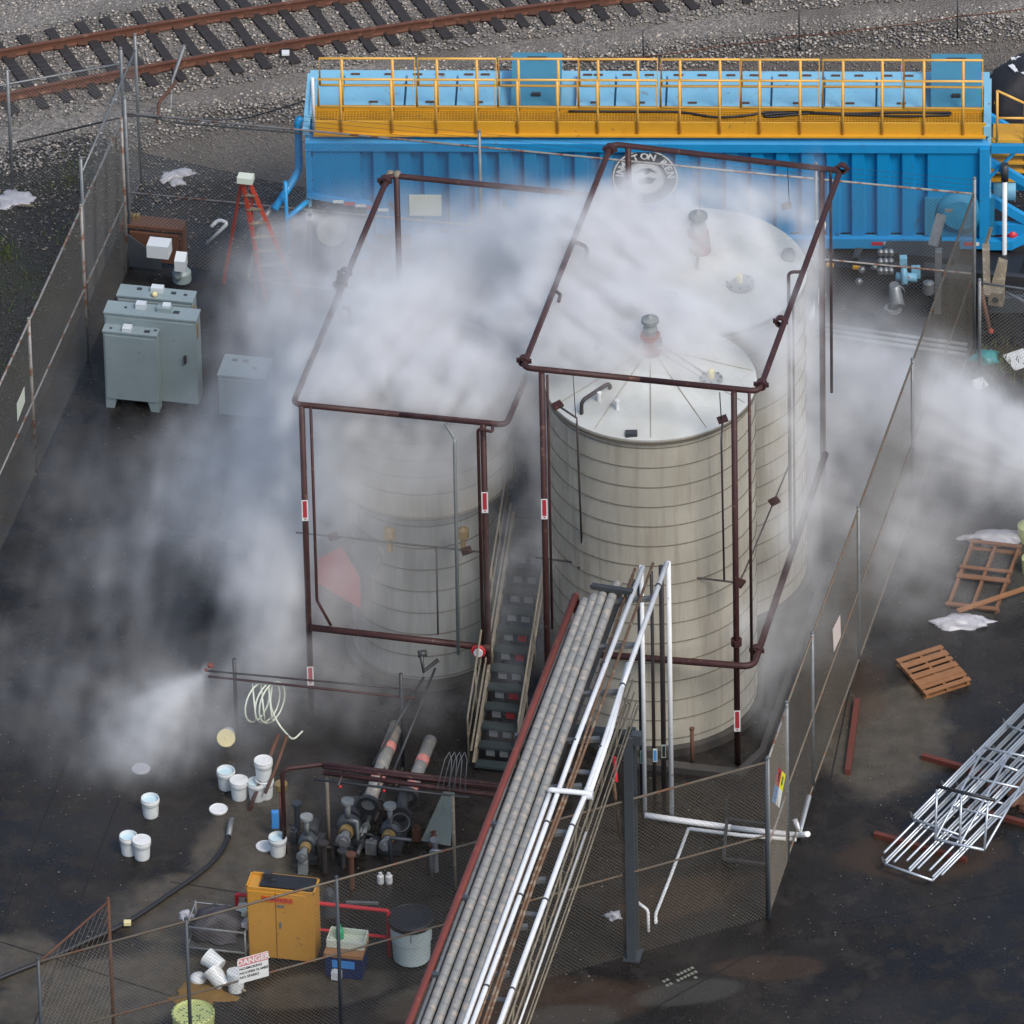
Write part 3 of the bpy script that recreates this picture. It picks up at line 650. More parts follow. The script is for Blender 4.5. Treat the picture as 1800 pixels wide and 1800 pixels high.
# ================================================================== STORAGE TANKS
def tank_mat(name, c, c2, stain, streak=(7, 7, .5)):
    m = bpy.data.materials.new(name); m.use_nodes = True; nt = m.node_tree; N = nt.nodes; L = nt.links
    b = N['Principled BSDF']; g = N.new('ShaderNodeNewGeometry')
    def noise(s, sc_, d=6):
        mp = N.new('ShaderNodeMapping'); mp.inputs['Scale'].default_value = sc_; L.new(g.outputs['Position'], mp.inputs[0])
        n = N.new('ShaderNodeTexNoise'); n.inputs['Scale'].default_value = s; n.inputs['Detail'].default_value = d; L.new(mp.outputs[0], n.inputs['Vector']); return n.outputs['Fac']
    def rng(f, a, c_, x=0., y=1.):
        r = N.new('ShaderNodeMapRange'); r.inputs[1].default_value = a; r.inputs[2].default_value = c_; r.inputs[3].default_value = x; r.inputs[4].default_value = y; L.new(f, r.inputs[0]); return r.outputs[0]
    def mix(f, a, c_):
        x = N.new('ShaderNodeMix'); x.data_type = 'RGBA'; L.new(f, x.inputs[0])
        for v, i in ((a, 6), (c_, 7)):
            if isinstance(v, tuple): x.inputs[i].default_value = (*v, 1)
            else: L.new(v, x.inputs[i])
        return x.outputs[2]
    o = mix(rng(noise(.9, (1, 1, 1)), .38, .62), c, c2)
    o = mix(rng(noise(1, streak), .50, .72, 0, .75), o, stain)
    o = mix(rng(noise(14, (1, 1, 1)), .55, .8, 0, .35), o, c2)
    L.new(o, b.inputs['Base Color']); L.new(rng(noise(1, streak), .4, .6, .16, .5), b.inputs['Roughness'])
    return m
M_shell = tank_mat('fibreglass_shell', (.40, .375, .315), (.34, .32, .265), (.24, .21, .16))
M_roof = tank_mat('fibreglass_roof', (.50, .52, .50), (.44, .455, .43), (.36, .36, .33), (1, 1, 1))
M_shellg = tank_mat('grey_fibreglass_shell', (.33, .34, .325), (.27, .28, .265), (.19, .185, .165))
M_seam = mat('roof_seam_brown', (.30, .28, .23), .7)
M_hoop = mat('hoop_band', (.135, .12, .09), .6, c2=(.08, .07, .055), scale=4)
M_flange = mat('flange_grey', (.22, .24, .24), .5, c2=(.14, .15, .15), scale=9)
M_redrust = mat('manway_red_brown', (.22, .06, .045), .6, c2=(.12, .05, .04), scale=6)
M_cream = mat('cream_cap', (.66, .58, .30), .5)
M_found = mat('wet_foundation', (.045, .042, .038), .4, c2=(.08, .072, .062), scale=3)
def tank(label, base, r, h, cone, hoops, shell=M_shell, group='cylindrical storage tanks'):
    base = np.array([base[0], base[1], 0.]); t = thing('storage_tank', label, 'storage tank', base, group)
    MB().lathe(base, [(r+.12, 0), (r+.12, .16), (r+.02, .18)], 56).build('foundation', M_found, t)
    MB().lathe(base, [(r, .17), (r, h)], 64).build('shell', shell, t)
    rf = MB().lathe(base, [(r+.03, h-.03), (r+.035, h+.02), (r, h+.035), (r*.5, h+.035+cone*.52), (.12, h+.035+cone), (0, h+.04+cone)], 64).build('roof', M_roof, t)
    hb = MB()
    for z in hoops: hb.torus(base+Z3*z, r+.004, .011, n=64, k=5)
    hb.build('hoop_bands', M_hoop, t)
    MB().lathe(base, [(r+.045, h-.07), (r+.05, h-.02), (r+.03, h-.005)], 64).build('rim', M_hoop, t)
    def roofz(q): return h+.035+cone*(1-min(q, r)/r)
    return t, rf, base, roofz
# front tank in the right frame
B1 = G(1152, 1221)
h1 = top_of(B1, 671)
t1, rf1_, b1, rz1 = tank('front banded cream tank with cone roof, clearest of the spray', B1, 1.76, h1, .62, [h1-.16-.402*i for i in range(16)])
sm = MB()
for i in range(11):
    a = 2*pi*i/11+.12; d = np.array([cos(a), sin(a), 0]); sm.tube([b1+d*1.74+Z3*(h1+.045), b1+d*.18+Z3*(h1+.045+.60)], .008, 4, False)
sm.build('roof_seams', M_seam, rf1_)
def valve_stack(b, z, par, sc_=1.):
    """a flanged relief valve standing on the tank roof"""
    v = MB().lathe(b+Z3*z, [(.2*sc_, 0), (.2*sc_, .04), (.11*sc_, .06), (.11*sc_, .28*sc_), (.17*sc_, .29*sc_), (.17*sc_, .36*sc_), (0, .37*sc_)], 18).build('relief_valve', M_redrust, par)
    MB().lathe(b+Z3*(z+.37*sc_), [(.1*sc_, 0), (.13*sc_, .1*sc_), (.1*sc_, .22*sc_), (.15*sc_, .24*sc_), (.15*sc_, .3*sc_), (.07*sc_, .34*sc_), (.0, .4*sc_)], 16).build('valve_bonnet', M_flange, v)
    MB().box(b+Z3*(z+.2)+np.array([.14, 0, 0]), (.12, .1, .12)).build('valve_arm', M_darkpipe, v)
valve_stack(b1+np.array([0., -.02, 0]), rz1(.1), t1, 1.0)
def round_flange(px, py, z, R_, par, m=M_flange, cap=True, axis=None):
    c = G(px, py, z)
    f = MB().lathe(c-Z3*.1, [(R_*.62, 0), (R_*.62, .1), (R_, .1), (R_, .145), (R_*.7, .15), (0, .15)], 24, axis).build('roof_flange', m, par)
    bt = MB()
    for i in range(8):
        a = 2*pi*i/8; bt.lathe(c+np.array([cos(a), sin(a), 0])*R_*.83+Z3*.04, [(.022, 0), (.022, .03), (0, .03)], 6)
    bt.build('flange_bolts', M_dark, f)
    if cap: MB().lathe(c+Z3*.05, [(.055, 0), (.06, .1), (.05, .15), (0, .17)], 14).build('cap', M_cream, f)
round_flange(1250, 668, h1+.30, .20, t1)
MB().tube([b1+np.array([-.95, .35, h1+.05]), b1+np.array([-1.05, .33, h1+.5])], .27, 22).build('manway_neck', M_roof, t1)
mw = MB().lathe(b1+np.array([-.78, .42, h1+.36]), [(0, .0), (.27, .0), (.29, .05), (.29, .1), (0, .12)], 24, np.array([.8, -.5, .45])).build('manway_cover', M_redrust, t1)
MB().tube([b1+Z3*(rz1(0)+.02)+np.array([.2, .1, 0]), G(1238, 655, h1+.36)], .015, 5).build('tie_rod', M_seam, t1)
MB().tube([b1+Z3*(rz1(0)+.02)+np.array([-.15, .2, 0]), b1+np.array([-.75, 1.15, h1+.3])], .015, 5).build('tie_rod', M_seam, t1)
for px, py in ((1053, 702), (1085, 716)): 
    q = G(px, py, h1+.25); MB().lathe(q-Z3*.1, [(.035, 0), (.035, .2), (.045, .2), (.045, .25), (0, .26)], 12).build('white_vent', M_white, t1)
q = G(1110, 763, h1+.06); MB().box(q, (.2, .13, .09)).build('rim_box', M_dark, t1)
# goose neck pipe over the roof edge and down the shell
q0 = G(1070, 680, h1+.3); q1 = G(1022, 705, h1+.35)
MB().tube([G(1072, 672, h1+.45)-Z3*.25, G(1072, 672, h1+.45), q1, np.array([q1[0], q1[1], 1.2])], .035, 8, bend=.1).build('fill_pipe', M_darkpipe, t1)
# rear tank in the right frame
B2c = G(1216, 478, h1-.25); B2 = np.array([B2c[0], B2c[1], 0.]); h2 = h1-.25
t2, rf2_, b2, rz2 = tank('larger rear tank with pale cone roof partly lost in spray', B2, 1.95, h2, .45, [h2-.2-.4*i for i in range(16)])
valve_stack(b2+np.array([.12, .0, 0]), rz2(.2), t2, 1.1)
round_flange(1300, 500, h2+.22, .26, t2)
MB().tube([b2+np.array([-.62, .1, h2+.1]), b2+np.array([-.62, .1, h2+.52])], .26, 20).build('manway_neck', M_roof, t2)
MB().lathe(b2+np.array([-.6, .05, h2+.5]), [(0, .0), (.27, .0), (.3, .05), (.3, .1), (0, .12)], 24, np.array([.75, -.4, .5])).build('manway_cover', M_redrust, t2)
MB().tube([G(1228, 432, h2+.75), G(1222, 505, h2+.1)], .028, 8).build('vent_hose', M_beige, t2)
MB().tube([G(1150, 462, h2+.6), G(1112, 483, h2+.55), G(1113, 560, h2-.3)], .035, 8, bend=.08).build('fill_pipe', M_darkpipe, t2)
MB().lathe(G(1386, 458, h2+.06), [(.0, 0), (.1, .0), (.13, .1), (.1, .2), (0, .22)], 14).build('roof_fitting', M_flange, t2)
MB().tube([G(1168, 518, h2+.3), G(1186, 523, h2+.3)], [.09, .1], 14).tube([G(1186, 523, h2+.3), G(1208, 534, h2+.2)], .05, 8).build('capped_stub', M_darkpipe, t2)
# left tank: wide upper shell on a narrower lower one
B3 = G(752, 1132); h3 = 5.75
zs = top_of(B3, 822)
t3 = thing('storage_tank', 'grey banded tank on a narrower lower body, wrapped in spray', 'storage tank', B3, 'cylindrical storage tanks')
MB().lathe(B3, [(1.42, 0), (1.42, .12), (1.28, .14)], 56).build('foundation', M_found, t3)
MB().lathe(B3, [(1.28, .15), (1.28, zs-.02)], 56).build('lower_shell', M_shellg, t3)
MB().lathe(B3, [(1.25, zs-.05), (1.55, zs), (1.55, h3)], 56).build('upper_shell', M_shell, t3)
MB().lathe(B3, [(1.58, h3-.02), (1.59, h3+.03), (1.53, h3+.04), (.1, h3+.55), (0, h3+.56)], 56).build('roof', M_roof, t3)
hb = MB()
for i in range(int((h3-zs)/.35)): hb.torus(B3+Z3*(h3-.15-.35*i), 1.556, .013, n=56, k=5)
for i in range(8): hb.torus(B3+Z3*(zs-.35-.45*i), 1.286, .012, n=56, k=5)
hb.torus(B3+Z3*(zs+.0), 1.56, .03, n=56, k=6); hb.build('hoop_bands', M_hoop, t3)
q = G(648, 975, 2.6); d = np.array([-.75, -.62, .1])
MB().tube([q+np.array([.35, .25, 0]), q], .24, 24).build('side_manway', M_flange, t3)
MB().lathe(q, [(0, -.02), (.24, -.02), (.31, 0), (.31, .07), (0, .08)], 28, d).build('manway_cover', M_flange, t3)
q = G(590, 1025, 2.0)
rp = MB().prism([q+np.array([-.28, 0, .5]), q+np.array([.12, .0, .75]), q+np.array([.42, 0, .1]), q+np.array([.42, 0, -.55]), q+np.array([-.3, 0, .0])], np.array([0, .03, 0]))
rp.build('red_shield', mat('faded_pink_red', (.38, .05, .06), .5), t3)
for px, py in ((685, 935), (814, 935)):
    q = G(px, py, 4.1-.55*0); b = q
    MB().lathe(G(px, py+25, 3.15)-Z3*.1, [(.05, 0), (.05, .25), (.11, .3), (.1, .45), (0, .5)], 14).build('brass_valve', M_brass, t3)
# ================================================================== SPRINKLER PIPE FRAMES
def sign_on(post_p, z0, z1, par, w=.11):
    """red and white sticker wrapped on the front of a post"""
    c = post_p+np.array([0, -.075, 0]); m1 = MB().box(c+Z3*(z0+z1)/2, (w, .012, z1-z0)).build('pipe_label', M_white, par)
    MB().box(c+Z3*((z0+z1)/2+.03)-np.array([0, .009, 0]), (w*.62, .004, (z1-z0)*.80)).build('label_band', M_redsign, m1)
    MB().prism([c+Z3*(z0+.03)+np.array([-.02, -.009, 0]), c+Z3*(z0+.03)+np.array([.02, -.009, 0]), c+Z3*(z0+.06)+np.array([0, -.009, 0])], np.array([0, -.003, 0])).build('label_arrow', M_redsign, m1)
def deflector(px, py, z, par, s=.2, a=.6):
    q = G(px, py, z); X = np.array([cos(a), sin(a), .25]); X /= np.linalg.norm(X); Yv = np.cross(Z3, X); Yv /= np.linalg.norm(Yv)
    MB().box(q, (s, s*.9, .05), (X, Yv, np.cross(X, Yv))).build('heat_collector', M_maroon, par)
def clamp(p, ax, par):
    ax = np.asarray(ax)/np.linalg.norm(ax); m = MB().lathe(p-ax*.06, [(.06, 0), (.095, 0), (.095, .12), (.06, .12)], 14, ax)
    x = _frame(ax)[0]; m.box(p+x*.1, (.06, .06, .06)).box(p-x*.1, (.06, .06, .06)); m.build('pipe_coupling', M_maroon, par)
PRW = .052
pR = G(1298, 1345); zR = top_of(pR, 690)
fr = thing('sprinkler_frame', 'taller maroon sprinkler pipe frame around the two cream tanks', 'pipe frame', (b1+b2)/2, 'deluge sprinkler frames over the tanks')
K = [G(x, y, zR) for x, y in ((919, 646), (1334, 688), (1477, 300), (1075, 253))]
MB().tube([(K[0]+K[1])/2, K[1], K[2], K[3], K[0], (K[0]+K[1])/2], PRW, 12, bend=.16).build('header_loop', M_maroon, fr)
def pole(px, py, z, par, r=PRW, zb=0., nm='post', m=M_maroon, top=0.):
    q = G(px, py, z); b = np.array([q[0], q[1], zb]); MB().tube([b, q+Z3*top], r, 12).build(nm, m, par); return np.array([q[0], q[1], 0.])
pA = pole(952, 655, zR, fr); pB = pole(1290, 688, zR, fr); pC = pole(1444, 295, zR, fr); pD = pole(1104, 258, zR, fr)
pole(1317, 690, zR, fr, .026, 2.1, 'riser'); 
MB().tube([G(1408, 478, zR), G(1386, 478, zR), G(1386, 478, zR)-Z3*5.6], .03, 8, bend=.1).build('riser', M_maroon, fr)
MB().tube([G(1460, 300, zR), G(1460, 300, zR)-Z3*4.6], .026, 8).build('riser', M_maroon, fr)
MB().tube([G(1394, 500, zR)-Z3*.2, G(1394, 500, zR)-Z3*5.4], .02, 6).build('riser', M_darkpipe, fr)
MB().tube([G(1008, 424, zR), G(1032, 434, zR), G(1032, 434, zR)-Z3*2.], .035, 8, bend=.1).build('branch_pipe', M_maroon, fr)
MB().tube([G(972, 508, zR), G(985, 518, zR), G(982, 530, zR)], .03, 8).build('branch_pipe', M_maroon, fr)
MB().tube([G(962, 660, zR-.1), G(962, 660, zR-.1)-Z3*5.2], .022, 8).build('riser', M_maroon, fr)
for (px, py), d in (((921, 634), V3), ((1338, 676), V3), ((1480, 296), V3), ((1072, 262), V3), ((1372, 565), V3)): clamp(G(px, py, zR), d, fr)
# lower ring of the right frame
zL_ = 2.15
q = [G(1128, 1160, zL_), G(1324, 1172, zL_), G(1418, 900, zL_)]
MB().tube([q[0]-U3*1.6, q[1], q[2]+V3*1.8], .06, 12, bend=.2).build('lower_loop', M_maroon, fr)
clamp(G(1330, 1143, zL_), V3, fr); clamp(np.array([pB[0], pB[1], 2.55]), Z3, fr)
mp_ = MB(); zM = 3.55
mp_.tube([G(942, 980, zM), G(1294, 1024, zM), ], .017, 6)
mp_.tube([G(1316, 988, zM+.2), G(1386, 820, zM+.6)], .015, 6).tube([G(1300, 1024, zM), G(1317, 985, zM)], .015, 6)
mp_.tube([G(1270, 742, zR-.6), G(1268, 775, zR-.8), G(1273, 1020, zM)], .018, 6).tube([G(984, 715, zR-.55), G(1014, 735, zR-.7), G(1014, 745, zR-.75), G(1024, 992, zM)], .018, 6)
mp_.tube([G(1007, 655, zR), G(1012, 735, zR-.8)], .008, 5).tube([G(1265, 690, zR), G(1268, 740, zR-.6)], .01, 5)
mp_.tube([G(1384, 285, zR), G(1388, 370, zR-1.05)], .008, 5).build('detection_line', M_darkpipe, fr)
for px, py, z, a in ((980, 712, zR-.55, .4), (1270, 737, zR-.6, .2), (1024, 993, zM, .1), (1361, 881, zM+.5, .4), (1300, 1025, zM, 1.), (1383, 362, zR-1., 0)): deflector(px, py, z, fr, .17, a)
sign_on(pA, top_of(pA, 908), top_of(pA, 873), fr); sign_on(pB, top_of(pB, 1281), top_of(pB, 1245), fr)
# left frame
pL = G(545, 1245); zLf = top_of(pL, 712)
fl = thing('sprinkler_frame', 'lower maroon sprinkler pipe frame with chipped paint around the stepped grey tank', 'pipe frame', B3, 'deluge sprinkler frames over the tanks')
K = [G(x, y, zLf) for x, y in ((515, 710), (890, 747), (1056, 345), (683, 308))]
MB().tube([(K[0]+K[1])/2, K[1], K[2], K[3], K[0], (K[0]+K[1])/2], PRW, 12, bend=.16).build('header_loop', M_maroon, fl)
qA = pole(530, 712, zLf, fl); qB = pole(849, 744, zLf, fl); qC = pole(697, 311, zLf, fl); pole(596, 500, zLf, fl); pole(1030, 345, zLf, fl)
MB().tube([G(866, 746, zLf), G(866, 755, zLf-.0)-Z3*.05, G(840, 754, zLf-.05), G(840, 754, zLf-.05)-Z3*5], .028, 8, bend=.06).build('riser', M_maroon, fl)
MB().tube([G(546, 715, zLf), G(546, 715, zLf)-Z3*4.0, G(582, 1100, 1.9)], .026, 8, bend=.05).build('riser', M_maroon, fl)
MB().tube([G(602, 540, zLf), G(615, 541, zLf), G(617, 541, zLf)-Z3*2], .03, 8, bend=.05).build('branch_pipe', M_maroon, fl)
for (px, py), d in (((606, 480), V3), ((598, 500), V3), ((676, 318), V3), ((601, 492), Z3)): clamp(G(px, py, zLf), d, fl)
MB().ball(G(686, 307, zLf), .085, 10).ball(G(698, 308, zLf), .09, 10).build('pale_elbow', M_beige, fl)
MB().tube([G(545, 1103, 1.75), G(862, 1139, 1.75)], .06, 12).build('lower_loop', M_maroon, fl)
mp_ = MB(); zM = 3.3
mp_.tube([G(520, 936, zM), G(862, 972, zM)], .017, 6).tube([G(767, 960, zM), G(770, 1115, 1.75)], .018, 6)
mp_.build('detection_line', M_darkpipe, fl)
MB().tube([G(783, 745, zLf-.1), G(799, 770, zLf-.3), G(799, 775, zLf-.3), G(806, 1150, 1.7)], .032, 8, bend=.06).build('drop_pipe', M_flange, fl)
for px, py, z in ((586, 943, zM), (820, 968, zM)): deflector(px, py, z, fl, .18, .2)
sign_on(qA, top_of(qA, 911), top_of(qA, 875), fl); sign_on(qB, top_of(qB, 897), top_of(qB, 861), fl); sign_on(qA, top_of(qA, 1200), top_of(qA, 1168), fl)
wr = thing('wall_hydrant', 'red and white ring at the end of the lower pipe beside the steel stair', 'pipe end', G(843, 1140, 1.75))
MB().torus(G(843, 1139, 1.75)-V3*.1, .1, .03, -V3, 24, 6).build('red_ring', M_redpaint, wr); MB().lathe(G(843, 1141, 1.75)-V3*.09, [(0, 0), (.08, 0), (.08, .04), (0, .04)], 18, -V3).build('white_disc', M_white, wr)
# ================================================================== PIPE BRIDGE
RKZ = 5.3
rk = thing('pipe_bridge', 'elevated pipe bridge carrying insulated, rusty and white pipes over the yard', 'pipe rack', G(1108, 1680))
def rp(pts, z=RKZ, ext=True):
    P = [G(x, y, z) for x, y in pts]
    return P
def rtube(pts, r, m, nm, z=RKZ, n=12):
    return MB().tube(rp(pts, z), r, n).build(nm, m, rk)
rtube([(1011, 1048), (905, 1325), (718, 1800), (600, 2100)], .062, M_redpipe, 'red_pipe', RKZ+.05)
MB().tube([G(1011, 1048, RKZ+.05), G(1012, 1046, RKZ+.05), G(1013, 1075, RKZ-.3)], .06, 10).build('red_pipe_end', M_redpipe, rk)
rtube([(1000, 1100), (912, 1316), (846, 1500), (734, 1800), (620, 2100)], .04, M_galv, 'cable_conduit', RKZ-.03)
# insulated pipes with jacket laps
tops = [(1030, 1050), (1047, 1042), (1064, 1032), (1086, 1020)]
for i, (tx, ty) in enumerate(tops):
    bx = 752+i*20.5
    a = G(tx, ty, RKZ); b = G(bx, 1790, RKZ); d = (b-a); L_ = np.linalg.norm(d); d /= L_; b = b+d*6; L_ += 6
    P_ = [a-Z3*.5, a-Z3*.08, a+d*.12]; R_ = [.077]*3; s = .3
    while s < L_-.4:
        P_ += [a+d*s, a+d*(s+.004), a+d*(s+.012), a+d*(s+.016), a+d*(s+.06), a+d*(s+.066)]; R_ += [.077, .073, .073, .0805, .0805, .077]; s += .30
    MB().tube(P_+[b], R_+[.077], 14).build('insulated_pipe', M_insul, rk)
MB().bar(G(1040, 1030, RKZ+.12), G(1112, 1041, RKZ+.12), .1, .08).bar(G(1040, 1030, RKZ+.12), G(1040, 1030, RKZ-.3), .06).build('hold_down_bar', M_dark, rk)
rtube([(1116, 1000), (1003, 1330), (955, 1447), (905, 1580), (828, 1790), (720, 2090)], .026, M_conduit, 'conduit', RKZ)
rtube([(1130, 997), (1014, 1300), (961, 1447), (914, 1575), (830, 1800), (718, 2100)], .043, M_whitepipe, 'white_pipe', RKZ+.08)
rtube([(967, 1392), (958, 1417), (817, 1800), (705, 2100)], .043, M_whitepipe, 'white_pipe', RKZ+.06)
MB().tube([G(967, 1392, RKZ+.06), G(966, 1388, RKZ+.15), G(1036, 1395, RKZ+.15), G(1036, 1400, RKZ+.08)], .045, 10, bend=.05).build('crossover_pipe', M_whitepipe, rk)
MB().lathe(G(1036, 1398, RKZ+.1)-U3*.06, [(.05, 0), (.075, .0), (.075, .12), (.05, .12)], 14, U3).lathe(G(1034, 1388, RKZ+.08), [(.05, 0), (.07, 0), (.07, .12), (.05, .12)], 14, -V3).build('elbow_fitting', M_whitepipe, rk)
rtube([(1104, 1167), (1072, 1290), (1037, 1393)], .045, M_whitepipe, 'white_pipe', RKZ+.08)
rtube([(1172, 990), (1097, 1197), (1060, 1310), (1030, 1394), (1005, 1453), (958, 1583), (878, 1800), (765, 2100)], .045, M_whitepipe, 'white_pipe', RKZ+.08)
for x0_, y0_, dx in ((1100, 1030, 0), (1107, 1030, 9), (1140, 1000, 14)):
    rtube([(x0_+8, y0_-10), (1003+dx*1.2, 1340), (925+dx*1.2, 1545), (838+dx*1.25, 1800), (728+dx*1.3, 2100)], .024, M_conduit, 'conduit', RKZ)
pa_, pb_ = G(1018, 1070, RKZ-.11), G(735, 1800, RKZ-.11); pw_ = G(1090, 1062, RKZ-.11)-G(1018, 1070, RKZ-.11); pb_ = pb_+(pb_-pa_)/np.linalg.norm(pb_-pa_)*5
MB().prism([pa_, pa_+pw_, pb_+pw_*1.12, pb_], -Z3*.02).build('gap_dark_sheet', M_dark, rk)  # dark sheet added below the pipes to darken the gaps between them
# pipe couplings on white pipes
cp = MB()
for pts in ([(1060, 1167), (1010, 1303), (961, 1447), (914, 1575), (855, 1735)], [(1157, 1030), (1094, 1205), (1055, 1315), (1005, 1453), (958, 1583), (900, 1740)]):
    for x, y in pts: cp.lathe(G(x, y, RKZ+.08), [(.046, -.02), (.053, -.02), (.053, .02), (.046, .02)], 12, V3)
cp.build('pipe_clamps', M_dark, rk)
# cross members and lattice truss on the right side
for i in range(9):
    s = i/8
    A = G(1008-260*s, 1060+660*s, RKZ-.14); B = A+(G(1150, 1052, RKZ)-G(1008, 1060, RKZ))*1.0
    MB().bar(A, np.array([B[0], B[1], A[2]]), .09, .07).build('cross_bar', M_galv, rk)
for (px, py) in ((905, 1295), (862, 1450), (812, 1580), (760, 1715)): MB().box(G(px+6, py, RKZ+.02), (.12, .08, .10), (U3, V3, Z3)).build('pipe_hanger', M_steelgrey, rk)
ta = G(1100, 1185, RKZ-.05); tb_ = G(884, 1800, RKZ-.05); d = tb_-ta; L_ = np.linalg.norm(d); d /= L_; tb_ = tb_+d*5
TH = .62; tr = MB()
for z in (0, -TH):
    for o in (0, .07): tr.tube([ta+U3*o+Z3*z, tb_+U3*o+Z3*z], .02, 6)
n_ = 24
for i in range(n_):
    s0 = i*(L_+5)/n_; s1 = (i+1)*(L_+5)/n_; z0, z1 = (0, -TH) if i % 2 == 0 else (-TH, 0)
    tr.tube([ta+d*s0+Z3*z0, ta+d*s1+Z3*z1], .013, 5); tr.tube([ta+d*s0+Z3*z1+U3*.07, ta+d*s1+Z3*z0+U3*.07], .010, 5)
tr.build('lattice_truss', M_beige, rk)
tr = MB()
for o, z, r_ in ((.14, -.35, .014), (.17, -.55, .012), (.2, -.62, .018), (.12, -.1, .016)): tr.tube([ta+U3*o+Z3*z, ta+d*(L_*.5)+U3*(o+.02)+Z3*(z-.04), tb_+U3*o+Z3*z], r_, 6)
tr.build('side_cables', M_beige, rk)
MB().tube([G(1000, 1460, RKZ-.4)+U3*.28, G(900, 1740, RKZ-.4)+U3*.3, G(850, 1880, RKZ-.4)+U3*.3], .02, 6).build('white_conduit', M_white, rk)
for y in (1360, 1465, 1610, 1760):
    q = G(1052-(y-1360)*.36, y, RKZ-.16); MB().box(q-U3*.28+Z3*.0, (.42, .1, .03), (U3, V3, Z3)).build('tray_rung', M_galv, rk)
# columns
cb = G(1110, 1690); 
MB().box(np.array([cb[0], cb[1], 2.3]), (.15, .04, 4.6), (U3, V3, Z3)).box(np.array([cb[0], cb[1], 2.3])+V3*.15, (.05, .26, 4.6), (U3, V3, Z3)).box(np.array([cb[0], cb[1], 2.3])+V3*.3, (.15, .04, 4.6), (U3, V3, Z3)).box(np.array([cb[0], cb[1], .02])+V3*.15, (.28, .36, .04), (U3, V3, Z3)).build('support_column', M_steelgrey, rk)
MB().bar(np.array([cb[0], cb[1], 4.5])+V3*.15-U3*1.3, np.array([cb[0], cb[1], 4.5])+V3*.15+U3*.2, .16, .2).build('column_beam', M_steelgrey, rk)
c2_ = G(1078, 1370, 4.4); MB().tube([G(1078, 1370, 4.4), G(1090, 1560, 0)*[1, 1, 0]+Z3*1.1], .03, 8).build('rusty_downpipe', M_conduit, rk)
MB().tube([G(1080, 1330, 4.6), G(1083, 1375, 4.3)], .034, 8).build('red_white_marker', M_redpaint, rk)
# pipes dropping from the bridge to the yard beside the front tank
dr = []
def drop(x0, y0, x1, y1, r, m, nm, label=None):
    b = G(x1, y1); t_ = top_of(b, y0); return MB().tube([b+Z3*.02, b+Z3*t_], r, 10).build(nm, m, rk)
drop(1170, 988, 1181, 1438, .042, M_whitepipe, 'white_drop_pipe'); drop(1129, 995, 1134, 1433, .038, M_whitepipe, 'white_drop_pipe')
for x0, y0, x1, y1, r in ((1143, 1005, 1151, 1420, .03), (1161, 995, 1168, 1425, .045), (1122, 1010, 1130, 1425, .045)): drop(x0, y0, x1, y1, r, M_darkpipe, 'dark_drop_pipe')
for px, py, m_ in ((1129, 1327, M_green), (1151, 1324, M_bluelabel), (1166, 1317, M_dark)):
    b = G(px+2, 1425); z = top_of(b, py); o = MB().box(b+Z3*z-np.array([0, .06, 0]), (.075, .01, .27)).build('pipe_tag', M_plaque, rk); MB().box(b+Z3*z-np.array([0, .069, 0]), (.05, .006, .22)).build('tag_face', m_, o)
wp = thing('ground_pipe_run', 'white plastic pipes running along the wet ground below the pipe bridge', 'pipe run', G(1181, 1440))
MB().tube([G(1134, 1433, .08), G(1181, 1440, .08), G(1285, 1455, .08)], .055, 10).build('thick_pipe', M_whitepipe, wp)
MB().tube([G(1285, 1455, .08), G(1345, 1462, .08), G(1405, 1468, .08), G(1420, 1466, .3)], .05, 10, bend=.1).build('thick_pipe', M_whitepipe, wp)
MB().tube([G(1212, 1457, .06), G(1300, 1468, .06), G(1400, 1476, .06)], .035, 10).build('thin_pipe', M_whitepipe, wp)
MB().tube([G(1210, 1457, .05), G(1177, 1545, .05), G(1152, 1608, .05), G(1153, 1622, .05)], .03, 10, bend=.1).build('thin_pipe', M_white, wp)
MB().tube([G(1121, 1586, .5), G(1139, 1600, .4), G(1140, 1638, .05)], .028, 10, bend=.06).build('bent_pipe', M_white, wp)
tag(MB().tube([G(1422, 1400, .1), G(1405, 1462, .1), G(1397, 1440, .3)], .045, 8).build('white_pipe_offcut', M_whitepipe, None, G(1410, 1430)), 'white pipe offcut leaning at the end of the white ground pipes', 'pipe')
# ================================================================== STEEL STAIR between the tanks
sa = G(868, 1345, .1); sb_ = G(938, 905, 3.05+.1)
ss = thing('steel_stair', 'dark steel stair with weathered side rails rising between the tanks', 'stair', sa*[1, 1, 0])
ax = sb_-sa; ax[2] = 0; n_ = 13
W = .34
for i in range(n_+1):
    q = sa+(sb_-sa)*i/n_
    tr_ = MB().box(q, (.62, .2, .045), (U3, V3, Z3)).build('tread', M_stair if i < 9 else M_dark, ss)
    if i < n_:
        m_ = MB(); m_.box(q+(sb_-sa)/n_*.5-U3*.10+V3*.06, (.15, .012, .12), (U3, V3, Z3)); m_.build('tread_gap_square', M_galv, ss)  # added squares stand in for the background glimpsed between treads
        MB().box(q+(sb_-sa)/n_*.5+U3*.14+V3*.06, (.15, .012, .12), (U3, V3, Z3)).build('tread_gap_square', M_dimred if i in (2, 3, 5, 6) else M_galv, ss)
